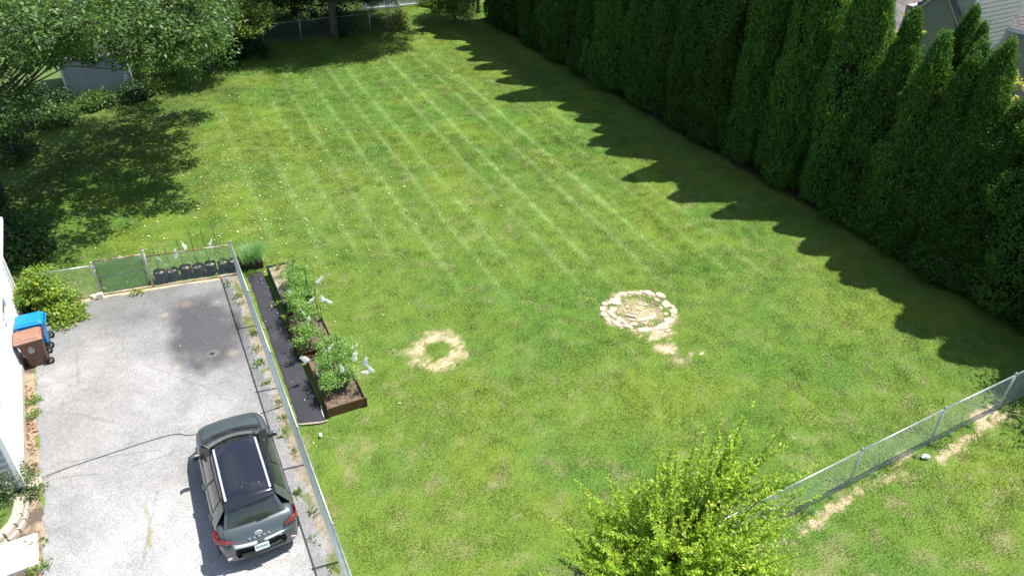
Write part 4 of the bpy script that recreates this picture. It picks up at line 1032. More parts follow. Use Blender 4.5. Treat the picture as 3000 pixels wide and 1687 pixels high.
# far white fence and pale house at the top
def panel_fence(name, label, a, b, h, mat):
    a, b = np.array(a), np.array(b)
    ln = np.linalg.norm(b - a)
    t = thing(name, label, 'fence', (a[0], a[1], 0), math.atan2(b[1] - a[1], b[0] - a[0]))
    nb = int(ln / 0.16)
    me = MB().box((0.076, 0, h / 2), (0.148, 0.03, h)).mesh('board', mat)
    for k in range(nb): mesh_obj('board', me, t, (k * 0.16, 0, 0.05))
    for z in (0.12, h - 0.02): MB().box((ln / 2, -0.04, z), (ln, 0.05, 0.12)).build('rail', M['white_trim'], t)
    for k in range(int(ln / 2.4) + 1): MB().box((k * 2.4, 0.0, h / 2 + 0.06), (0.13, 0.13, h + 0.12)).build('post', M['white_trim'], t)
    return t
panel_fence('white_fence', 'white panel fence at the top of the picture behind the lawn gap', (-10.4, 54.0), (-4.6, 56.6), 1.8, M['vinyl'])
fh = thing('far_house', 'pale house glimpsed between trees at the top edge', 'house', (-17.0, 57.5), 0.45)
MB().box((0, 2.5, 1.5), (6, 4.8, 3.0)).build('wall', M['white_paint'], fh)
MB().add([(-3.3, -0.2, 2.95), (3.3, -0.2, 2.95), (3.3, 2.5, 4.6), (-3.3, 2.5, 4.6), (3.3, 5.2, 2.95), (-3.3, 5.2, 2.95)], [(0, 1, 2, 3), (3, 2, 4, 5), (0, 3, 5), (1, 4, 2)]).build('roof', M['brown_roof'], fh)
MB().box((0.6, 0.08, 1.5), (0.9, 0.06, 1.1)).build('window', M['glass_dark'], fh)

# ------------------------------------------------------------------ chain link fences
def wire_mesh(mb, p, q, h, z0=0.04, pitch=0.075, r=0.0024, bulge=0.0):
    """straight diagonal wires in both directions, as fine three-sided rods"""
    p, q = np.array(p, float), np.array(q, float)
    ln = np.linalg.norm(q - p); d = (q - p) / ln; nr = np.array([-d[1], d[0]])
    def P(s, z, o=0.0):
        xy = p + d * s + nr * o
        return (xy[0], xy[1], z)
    for sg in (1, -1):
        k0 = -h
        s = k0
        while s < ln + h:
            a, b = (s, s + h) if sg == 1 else (s, s - h)
            za, zb = z0, z0 + h
            lo, hi = min(a, b), max(a, b)
            if hi > 0 and lo < ln:
                # clip to 0..ln
                t0, t1 = 0.0, 1.0
                for lim, s_ in ((0.0, 1), (ln, -1)):
                    da, db = (a - lim) * s_, (b - lim) * s_
                    if da < 0 and db < 0: t0, t1 = 1, 0
                    elif da < 0: t0 = max(t0, da / (da - db))
                    elif db < 0: t1 = min(t1, da / (da - db))
                if t1 - t0 > 0.01:
                    A = P(a + (b - a) * t0, za + (zb - za) * t0, sg * r); B = P(a + (b - a) * t1, za + (zb - za) * t1, sg * r)
                    mb.bar(A, B, r, 3, cap=False)
            s += pitch * 1.414
    return mb

def chain_fence(name, label, pts, h, post_idx=None, post_r=0.03, pitch=0.055, rail_mat=None, wire_r=0.0024, origin=None, extra=0.06, knuckles=True):
    pts = [np.array(p, float) for p in pts]
    o = pts[0]
    t = thing(name, label, 'fence', (o[0], o[1], 0))
    for k, p in enumerate(pts):
        if post_idx is None or k in post_idx:
            l = p - o
            pm = MB().bar((l[0], l[1], -0.02), (l[0], l[1], h + extra), post_r, 8)
            po = pm.build('post', M['galv'], t, True)
            MB().lathe([(post_r * 1.25, h + extra - 0.03), (post_r * 1.25, h + extra), (post_r * 0.8, h + extra + 0.035), (0.005, h + extra + 0.05)], 8, (l[0], l[1], 0)).build('post_cap', M['galv'], po, True)
    for k in range(len(pts) - 1):
        a, b = pts[k] - o, pts[k + 1] - o
        MB().bar((a[0], a[1], h), (b[0], b[1], h), 0.021, 8).build('top_rail', rail_mat or M['galv'], t, True)
    wm = MB()
    off = 0.028
    for k in range(len(pts) - 1):
        a, b = pts[k] - o, pts[k + 1] - o
        d = (b - a) / np.linalg.norm(b - a); nr = np.array([d[1], -d[0]]) * off
        wire_mesh(wm, a + nr, b + nr, h - 0.03, 0.03, pitch, wire_r)
        # twisted ends above the rail
        if knuckles:
            ln = np.linalg.norm(b - a); s = 0
            while s < ln:
                c = a + nr + d * s
                wm.bar((c[0], c[1], h - 0.02), (c[0] + d[0] * 0.02, c[1] + d[1] * 0.02, h + 0.035), wire_r * 1.1, 3, cap=False)
                s += pitch * 1.414
    w = wm.build('wire_mesh', M['wire'], t)
    w['kind'] = 'stuff'
    return t
chain_fence('chain_link_fence', 'galvanised chain link fence crossing the lower right of the lawn', RF_P, 1.24, wire_r=0.0017, pitch=0.06)
npst = 6
lfp = [F_C + (F_E + LF_D * 0.8 - F_C) * k / (npst - 1) for k in range(npst)]
chain_fence('chain_link_fence', 'long chain link fence between the driveway and the raised beds', lfp, 1.27, wire_r=0.0031, pitch=0.055)
GL, GR_, LE = np.array([-13.52, 20.66]), np.array([-12.02, 21.18]), np.array([-15.05, 20.10])
GC = np.array([-9.50, 22.0])
chain_fence('chain_link_fence', 'rusty railed chain link fence in front of the black grow bags', [GC, GR_], 1.20, post_idx=[1], rail_mat=M['rust'], post_r=0.038, extra=0.22)
chain_fence('chain_link_fence', 'short chain link fence between the gate and the leafy vine', [GL, LE], 1.16, rail_mat=M['galv'], post_r=0.034, extra=0.10)
BF0, BF1 = np.array([-17.2, 45.4]), np.array([-7.75, 49.6])
chain_fence('chain_link_fence', 'shaded chain link fence under the trees at the far end', [BF0 + (BF1 - BF0) * f for f in (0, 0.22, 0.435, 0.65, 0.85)], 1.25, pitch=0.11, knuckles=False)
tp = thing('fence_posts', 'pair of tall thin posts at the gap in the back fence', 'fence posts', (-8.2, 49.75, 0))
for dx, dy in ((0, 0), (0.10, 0.28)):
    MB().bar((dx, dy, 0), (dx, dy, 2.3), 0.03, 7).build('post', M['galv'], tp, True)
MB().bar((0, 0, 2.2), (-1.6, -0.75, 2.2), 0.02, 6).build('rail', M['galv'], tp, True)

# gate
gd = (GR_ - GL); gl = np.linalg.norm(gd); ga = math.atan2(gd[1], gd[0])
gt = thing('garden_gate', 'rusty pipe framed garden gate with green netting', 'gate', (GL[0], GL[1], 0), ga)
g0, g1, gz0, gz1 = 0.08, gl - 0.10, 0.10, 1.30
MB().bar((g0, 0, gz1), (g1, 0, gz1), 0.024, 8).build('top_bar', M['rust'], gt, True)
MB().bar((g0, 0, gz0), (g1, 0, gz0), 0.022, 8).build('bottom_bar', M['galv'], gt, True)
MB().bar((g0, 0, 0.68), (g1, 0, 0.68), 0.014, 7).build('middle_bar', M['galv'], gt, True)
for xx in (g0, g1):
    MB().bar((xx, 0, gz0 - 0.02), (xx, 0, gz1), 0.024, 8).build('side_bar', M['rust'], gt, True)
for z in (0.3, 1.05):
    MB().box((0.03, 0, z), (0.12, 0.07, 0.05)).build('hinge', M['galv'], gt)
MB().box((g1 + 0.05, 0.0, 1.0), (0.12, 0.06, 0.06)).build('latch', M['galv'], gt)
gm_ = MB(); wire_mesh(gm_, (g0, 0.026), (g1, 0.026), gz1 - gz0, gz0, 0.024, 0.0043)
w = gm_.build('netting', M['wire_green'], gt); w['kind'] = 'stuff'
w2 = MB(); wire_mesh(w2, (g0, -0.026), (g1, -0.026), gz1 - gz0, gz0, 0.055, 0.0022)
w = w2.build('wire_mesh', M['wire'], gt); w['kind'] = 'stuff'
# lumps of concrete at the gate post foot
for k, (x, y, sx, sz) in enumerate(((-13.46, 20.46, 0.2, 0.22), (-13.72, 20.50, 0.18, 0.12))):
    pv = MB().box((x, y, sz / 2), (sx, sx * 0.8, sz), 0.4 + k, 0.85).build('paver', M['concrete'], bevel=0.015)
    tag(pv, ['upright pale block at the foot of the rusty gate post', 'small broken block left of the rusty gate post'][k], 'block')

# ------------------------------------------------------------------ grow bags, stakes, planter
BAGS = [(-11.86, 21.50), (-11.50, 21.66), (-11.10, 21.82), (-10.72, 21.94), (-10.34, 22.06), (-9.95, 22.22), (-9.58, 22.30)]
def make_bag():
    t = thing('grow_bag', 'x', 'grow bag', (0, 0, 0), 0, 'black grow bags behind the chain link fence')
    mb = MB(); n = 18
    prof = [(0.150, 0.0), (0.160, 0.05), (0.166, 0.18), (0.170, 0.30), (0.172, 0.36), (0.162, 0.365), (0.156, 0.30)]
    mb.lathe(prof, n)
    mb.f = mb.f[:-1]
    # crumple the cloth
    mb.v = [(x * (1 + 0.05 * math.sin(5 * math.atan2(y, x) + z * 9)), y * (1 + 0.05 * math.cos(4 * math.atan2(y, x) + z * 7)), z + 0.012 * math.sin(3 * math.atan2(y, x)) * (z > 0.3)) for x, y, z in mb.v]
    mb.build('bag', M['bag_black'], t, True)
    MB().lathe([(0.158, 0.27), (0.12, 0.295), (0.01, 0.30)], 14).build('mulch', M['straw_mulch'], t, True)
    for s in (1, -1):
        MB().tube([(0.17 * s, -0.05, 0.30), (0.20 * s, -0.03, 0.24), (0.20 * s, 0.03, 0.24), (0.17 * s, 0.05, 0.30)], 0.009, 4).build('strap', M['bag_black'], t)
    return t
def copy_tree(o, parent=None):
    c = o.copy(); COL.objects.link(c); c.parent = parent
    for ch in list(o.children):
        copy_tree(ch, c)
    return c
bag0 = make_bag()
blab = ['black grow bag next to the gate post, first in the row', 'black grow bag, second from the gate post', 'black grow bag, third from the gate post', 'black grow bag in the middle of the row', 'black grow bag, third from the fence corner', 'black grow bag with bright mulch, second from the fence corner', 'black grow bag tucked in the fence corner']
for i, (x, y) in enumerate(BAGS):
    b = bag0 if i == 0 else copy_tree(bag0)
    b.location = (x, y, 0.0); b.rotation_euler = (0, 0, i * 1.1); b['label'] = blab[i]
    sc = 1.10 + 0.04 * math.sin(i * 2.3); b.scale = (sc, sc, 1.12 + 0.05 * math.cos(i * 3))

STAKE_ME = MB().bar((0, 0, 0), (0, 0, 1.0), 0.011, 5).mesh('garden_stake', M['stake'])
def stake(x, y, z0, h, lean, label, group):
    o = mesh_obj('garden_stake', STAKE_ME, None, (x, y, z0))
    o.scale = (1, 1, h); o.rotation_euler = (lean[0], lean[1], 0)
    tag(o, label, 'garden stake', group)
for i, (x, y) in enumerate(BAGS[:6]):
    stake(x - 0.03, y + 0.04, 0.22, (1.12, 1.02, 1.2, 1.5, 1.45, 1.65)[i], (-0.06 + 0.03 * math.sin(i * 3), -0.05 + 0.03 * math.cos(i * 2)), 'thin green stake standing in a grow bag, %s from the gate post' % ORD[i], 'green garden stakes in the grow bags')

def tomato(name, label, cat, x, y, z0, h, r, seed, n=1500, mat='tomato', group=None, leaf=(0.075, 0.036), stems=5, top_heavy=0.5):
    rng = np.random.default_rng(seed)
    t = thing(name, label, cat, (x, y, z0), 0, group)
    st = MB(); tips = []
    for k in range(stems):
        a = rng.uniform(0, 6.28); lean = rng.uniform(0.2, 0.9) * r
        pts = [(0.02 * math.cos(a), 0.02 * math.sin(a), -0.02), (lean * 0.3 * math.cos(a), lean * 0.3 * math.sin(a), h * 0.4), (lean * 0.8 * math.cos(a + .3), lean * 0.8 * math.sin(a + .3), h * rng.uniform(0.75, 0.92))]
        st.tube(pts, [0.009, 0.008, 0.005], 5); tips.append(np.array(pts))
    ncl = max(5, n // 22)
    C = []
    for _ in range(ncl):
        pts = tips[rng.integers(0, stems)]
        f = rng.uniform(0.2, 1.0) ** (1 - 0.5 * top_heavy)
        p = pts[1] * (1 - f) + pts[2] * f if f > 0.4 else pts[0] * (1 - f * 2) + pts[1] * f * 2
        p = p + rng.normal(size=3) * np.array([r * 0.38, r * 0.38, h * 0.08]); C.append(p)
        st.tube([tuple(pts[1] * (1 - f) + pts[2] * f), tuple(p)], [0.005, 0.002], 4)
    C = np.array(C); C[:, 2] = np.clip(C[:, 2], 0.05, None)
    V = cluster_leaves(C, 0.13, 22, leaf[0], leaf[1], rng, -0.05)
    mesh_obj('stems', st.mesh('stems', M['weed'], True), t)
    mesh_obj('foliage', quads_mesh('foliage', V, M[mat]), t)
    return t
for i, (x, y) in enumerate(BAGS[:6]):
    tomato('bag_plant', 'spindly tomato plant in a grow bag, %s from the gate post' % ORD[i], 'tomato plant', x, y, 0.29, (0.75, 0.5, 0.7, 0.62, 0.6, 0.55)[i], (0.24, 0.2, 0.25, 0.24, 0.22, 0.2)[i], 900 + i, 150, group='tomato plants in the grow bags', leaf=(0.06, 0.028), stems=3)

def organza_bag(seed):
    rng = np.random.default_rng(seed)
    n = 8; V = []; prof = [(0.015, 0.0), (0.05, -0.02), (0.075, -0.09), (0.085, -0.16), (0.06, -0.2)]
    for i, (r, z) in enumerate(prof):
        for k in range(n):
            a = 2 * math.pi * k / n
            rr = r * (1 + 0.45 * rng.uniform(-1, 1))
            V.append((rr * math.cos(a), rr * math.sin(a) * 0.45, z + rng.uniform(-0.015, 0.015)))
    m = MB(); F = []
    for i in range(len(prof) - 1):
        for k in range(n): F.append((i * n + k, i * n + (k + 1) % n, (i + 1) * n + (k + 1) % n, (i + 1) * n + k))
    m.add(V, F)
    for k in range(5):     # ruffled collar
        a = k * 1.25; m.add([(0, 0, 0), (0.06 * math.cos(a), 0.03 * math.sin(a), 0.06), (0.06 * math.cos(a + .8), 0.03 * math.sin(a + .8), 0.05)], [(0, 1, 2)])
    return m.mesh('organza_bag', M['organza'])
OB = [organza_bag(40 + i) for i in range(4)]
def obag(x, y, z, i, label, group):
    o = mesh_obj('organza_bag', OB[i % 4], None, (x, y, z))
    o.rotation_euler = (random.uniform(-0.8, 0.8), random.uniform(-0.8, 0.8), random.uniform(0, 6.28))
    s = random.uniform(0.95, 1.45); o.scale = (s, s, s)
    tag(o, label, 'mesh bag', group)
GRP = 'white organza bags tied over fruit'
for i, (x, y, z, lb) in enumerate(((-11.90, 21.66, 0.92, 'white organza bag hanging beside the gate post over the first grow bag'), (-11.30, 22.5, 0.95, 'white organza bag high on the middle grow bag stakes'), (-11.36, 22.02, 0.92, 'small white organza bag at the fence rail over the third grow bag'), (-10.35, 22.66, 0.98, 'white organza bag highest and nearest the fence corner'))):
    obag(x, y - 0.05, z, i, lb, GRP)

# ornamental grass in a dark planter at the fence corner
og = thing('ornamental_grass', 'arching ornamental grass in a dark planter at the fence corner', 'grass plant', (-9.02, 22.52, 0))
MB().box((0, 0, 0.14), (0.56, 0.44, 0.28), 0.5, 1.06).build('planter', M['planter'], og, bevel=0.02)
def arching(n, h, spread, w, seed, mat, z0=0.0, droop=0.5):
    rng = np.random.default_rng(seed)
    V = []; F = []
    for k in range(n):
        a = rng.uniform(0, 6.28); L_ = h * rng.uniform(0.6, 1.15); sp = spread * rng.uniform(0.2, 1.1)
        dx, dy = math.cos(a), math.sin(a); ox, oy = rng.normal(0, spread * 0.12, 2)
        b = len(V)
        seg = 4
        for i in range(seg + 1):
            f = i / seg
            r_ = sp * f ** 1.2; z = z0 + L_ * (f - droop * f ** 2.6)
            wd = w * (1 - f * 0.92)
            cx, cy = ox + dx * r_, oy + dy * r_
            V += [(cx - dy * wd / 2, cy + dx * wd / 2, z), (cx + dy * wd / 2, cy - dx * wd / 2, z)]
        for i in range(seg): F.append((b + 2 * i, b + 2 * i + 1, b + 2 * i + 3, b + 2 * i + 2))
    return np_mesh('blades', np.array(V), np.array(F), mat)
mesh_obj('blades', arching(560, 0.98, 0.86, 0.013, 77, M['blade'], 0.24, 0.45), og)

# ------------------------------------------------------------------ raised beds
BA = math.atan2(LF_D[1], LF_D[0])
def raised_bed(i, label, mat, hgt, soilmat):
    c0, ln, wd = BEDS_2D[i]
    t = thing('raised_bed', label, 'raised bed', (c0[0], c0[1], 0), BA, 'raised garden beds beside the fabric path')
    # local x along the bed towards the viewer, local y to the right... LF_N side
    sg = 1 if (-math.sin(BA) * LF_N[0] + math.cos(BA) * LF_N[1]) > 0 else -1
    th = 0.03
    for (c, d) in (((ln / 2, sg * th / 2, hgt / 2), (ln, th, hgt)), ((ln / 2, sg * (wd - th / 2), hgt / 2), (ln, th, hgt)),
                   ((th / 2, sg * wd / 2, hgt / 2 - 0.002), (th, wd - 2 * th - 0.004, hgt)), ((ln - th / 2, sg * wd / 2, hgt / 2 - 0.002), (th, wd - 2 * th - 0.004, hgt))):
        MB().box(c, d).build('side_panel', mat, t, bevel=0.006)
    for cx in (0.0, ln):
        for cy in (0.0, sg * wd):
            MB().box((cx, cy, hgt / 2 + 0.006), (0.055, 0.055, hgt + 0.012)).build('corner_post', mat, t, bevel=0.008)
    g = MB(); nx, ny = 30, 12
    vs = []
    for a in range(nx + 1):
        for b in range(ny + 1):
            x = th + (ln - 2 * th) * a / nx; y = sg * (th + (wd - 2 * th) * b / ny)
            vs.append((x, y, hgt - 0.09 + 0.035 * (float(fbm(np.array([x * 1.0]), np.array([y + i * 9.0]), 0.25, 401)[0]) - 0.5) * 2))
    g.add(vs, [(a * (ny + 1) + b, a * (ny + 1) + b + 1, (a + 1) * (ny + 1) + b + 1, (a + 1) * (ny + 1) + b)[::sg] for a in range(nx) for b in range(ny)])
    g.build('soil', soilmat, t, True)
    return t
raised_bed(0, 'dark green raised bed at the far end of the fabric path', M['bed_green'], 0.40, M['straw_mulch'])
raised_bed(1, 'brown raised bed in the middle of the row', M['bed_brown'], 0.33, M['soil'])
raised_bed(2, 'brown raised bed nearest the car', M['bed_brown'], 0.33, M['soil'])
def bedpt(i, f, g):
    c0, ln, wd = BEDS_2D[i]
    p = c0 + LF_D * (ln * f) + LF_N * (wd * g); return p
PL = 'garden plants in the raised beds'
specs = [
    (0, 0.62, 0.75, 0.85, 0.42, 'tomato', 'leafy tomato plant at the right rim of the dark green bed'), (0, 0.86, 0.55, 0.85, 0.42, 'tomato', 'tomato plant at the near end of the dark green bed'), (0, 0.98, 0.95, 0.75, 0.34, 'tomato', 'tomato plant with white bags between the dark green and brown beds'),
    (1, 0.12, 0.45, 0.95, 0.42, 'tomato', 'bushy tomato plant at the far end of the middle bed'), (1, 0.42, 0.55, 0.85, 0.36, 'tomato', 'tall thin tomato plant in the centre of the middle bed'), (1, 0.88, 0.30, 0.75, 0.48, 'tomato', 'bright bushy plant spilling over the near end of the middle bed'),
    (2, 0.02, 0.75, 0.55, 0.42, 'tomato', 'spreading plant with yellow flowers at the far end of the near bed'), (2, 0.42, 0.35, 0.85, 0.30, 'tomato', 'thin tomato plant on the path side of the near bed'), (2, 0.45, 0.85, 0.95, 0.42, 'tomato', 'dense tomato plant with white bags on the lawn side of the near bed'),
    (2, 0.70, 0.30, 0.65, 0.26, 'tomato', 'sparse plant near the front left of the brown bed'), (2, 0.68, 0.72, 0.75, 0.34, 'tomato', 'tomato plant near the front right of the brown bed')]
for k, (i, f, g, h, r, mt, lb) in enumerate(specs):
    p = bedpt(i, f, g)
    tomato('bed_plant', lb, 'plant', p[0], p[1], 0.26 if i else 0.33, h, r, 950 + k, 1500, mt, PL, leaf=(0.066, 0.032), stems=6)
for k, (f, g) in enumerate(((0.10, 0.35), (0.2, 0.62), (0.33, 0.3), (0.12, 0.8))):
    p = bedpt(0, f, g)
    o = thing('garlic_clump', 'yellowing strappy plant in the dark green bed, %s' % ('in its far left corner', 'second from the far end', 'nearest the plants in leaf', 'in its far right corner')[k], 'plant', (p[0], p[1], 0.31), 0, PL)
    mesh_obj('blades', arching(34, 0.5, 0.28, 0.014, 80 + k, M['garlic'], 0, 0.35), o)
for k, (x, y, h, lb) in enumerate(((-5.08, 16.30, 1.35, 'tall green stake on the path side of the near bed'), (-4.42, 16.80, 1.15, 'green stake on the lawn side of the near bed'), (-4.80, 16.50, 1.2, 'green stake in the centre of the near bed'), (-4.95, 17.25, 1.1, 'green stake at the far end of the near bed'),
                                   (-5.95, 18.9, 1.45, 'tall green stake in the middle bed'), (-6.55, 20.1, 1.3, 'green stake at the near end of the dark green bed'), (-7.05, 20.5, 1.3, 'green stake in the middle of the dark green bed'), (-5.55, 18.0, 1.5, 'tall green stake at the near end of the middle bed'), (-6.3, 19.6, 1.35, 'green stake beyond the far end of the middle bed'))):
    stake(x, y, 0.2, h, (random.uniform(-.06, .06), random.uniform(-.06, .06)), lb, 'green garden stakes in the raised beds')
for k, (x, y) in enumerate(((-6.11, 20.40), (-6.11, 19.30), (-5.89, 19.41), (-5.72, 19.25), (-6.33, 18.68), (-6.01, 18.30), (-6.92, 19.63))):
    obag(x, y, 1.02, k, ('white organza bag hanging out over the lawn, farthest one', 'white organza bag left of the trio beside the dark green bed', 'middle white organza bag of the trio beside the dark green bed', 'white organza bag right of the trio beside the dark green bed', 'white organza bag high on the bushy middle bed plant', 'white organza bag lower on the middle bed plant', 'white organza bag over the path side of the dark green bed')[k], GRP)
for k, (x, y) in enumerate(((-5.10, 17.00), (-4.42, 17.05), (-4.38, 16.75), (-4.02, 16.48), (-3.90, 16.18), (-4.00, 15.95), (-4.66, 16.16), (-5.79, 16.49))):
    obag(x, y, 1.02, k, ('white organza bag at the near end of the middle bed', 'topmost white organza bag over the near bed', 'white organza bag just below the topmost one over the near bed', 'upper white organza bag on the lawn side of the near bed', 'large white organza bag at the lawn edge of the near bed', 'lowest white organza bag on the lawn side of the near bed', 'white organza bag in the centre of the near bed', 'white organza bag leaning over the black fabric path')[k], GRP)

# ------------------------------------------------------------------ fire pit
fp = thing('fire_pit', 'sunken ring of pale stones, the old fire pit in the lawn', 'fire pit', (PIT[0], PIT[1], 0))
STN = [(3.05, 20.65, .15, .12), (3.2, 20.22, .14, .1), (3.62, 19.7, .2, .1), (4.62, 19.42, .13, .1), (4.98, 19.68, .12, .09), (5.22, 20.08, .12, .09), (5.28, 20.55, .13, .1), (4.42, 21.38, .15, .1), (3.98, 21.36, .14, .1), (3.5, 20.98, .14, .12), (3.45, 20.82, .26, .22), (2.99, 20.4, .16, .14), (3.32, 20.37, .19, .15), (2.98, 20.08, .17, .12), (3.29, 20.05, .17, .13), (3.12, 19.84, .19, .12), (3.48, 19.83, .17, .11), (3.38, 19.62, .24, .12), (3.70, 19.50, .22, .11), (4.22, 19.34, .38, .16), (4.79, 19.54, .24, .19),
       (5.06, 19.86, .24, .16), (5.28, 20.33, .24, .13), (5.14, 20.72, .24, .17), (5.02, 21.17, .22, .15), (4.61, 21.33, .25, .15), (4.25, 21.30, .17, .14), (3.74, 21.28, .20, .13), (3.22, 20.72, .15, .10), (4.83, 20.94, .12, .10), (5.0, 20.15, .12, .09), (3.9, 19.62, .2, .1), (4.25, 19.87, .34, .09), (4.55, 20.0, .2, .08), (3.86, 19.84, .16, .08),
       (4.95, 19.3, .14, .07), (3.55, 21.1, .14, .09), (4.9, 20.5, .12, .07), (4.1, 20.45, .12, .06), (4.4, 20.7, .1, .05), (3.8, 20.55, .1, .05)]
for k, (x, y, a, b) in enumerate(STN):
    rng = np.random.default_rng(1200 + k)
    m = MB(); n = 8
    ang = math.atan2(y - PIT[1], x - PIT[0]) + math.pi / 2 + rng.uniform(-.3, .3)
    if k == 0: ang = 0.9
    jit = rng.uniform(0.62, 1.12, n)
    hh = rng.uniform(0.02, 0.05)
    for lvl, (kr, z) in enumerate(((1.05, -0.04), (1.0, hh * 0.55), (0.8, hh), )):
        for i in range(n):
            t_ = 2 * math.pi * i / n
            lx, ly = a * kr * jit[i] * math.cos(t_), b * kr * jit[i] * math.sin(t_)
            m.v.append((x - PIT[0] + lx * math.cos(ang) - ly * math.sin(ang), y - PIT[1] + lx * math.sin(ang) + ly * math.cos(ang), z + rng.uniform(-.012, .012)))
    for lvl in range(2):
        for i in range(n): m.f.append((lvl * n + i, lvl * n + (i + 1) % n, (lvl + 1) * n + (i + 1) % n, (lvl + 1) * n + i))
    m.f.append(tuple(range(2 * n, 3 * n)))
    m.build('stone', M['stone'], fp)
m = MB(); m.box((3.85 - PIT[0], 20.0 - PIT[1], 0.03), (0.34, 0.05, 0.05), -0.35); m.box((4.45 - PIT[0], 20.62 - PIT[1], 0.03), (0.26, 0.03, 0.03), 0.35)
m.build('weathered_log', M['block'], fp)
pb = RNG.uniform(-0.95, 0.95, (420, 2)); pb = pb[np.hypot(pb[:, 0], pb[:, 1]) < 0.95]
pbm = MB()
for (x, y) in pb:
    s_ = random.uniform(0.015, 0.045); pbm.box((x, y, s_ * 0.35), (s_ * 1.6, s_, s_), random.uniform(0, 3), 0.6)
g = pbm.build('ash_rubble', M['stone'], fp); g['kind'] = 'stuff'

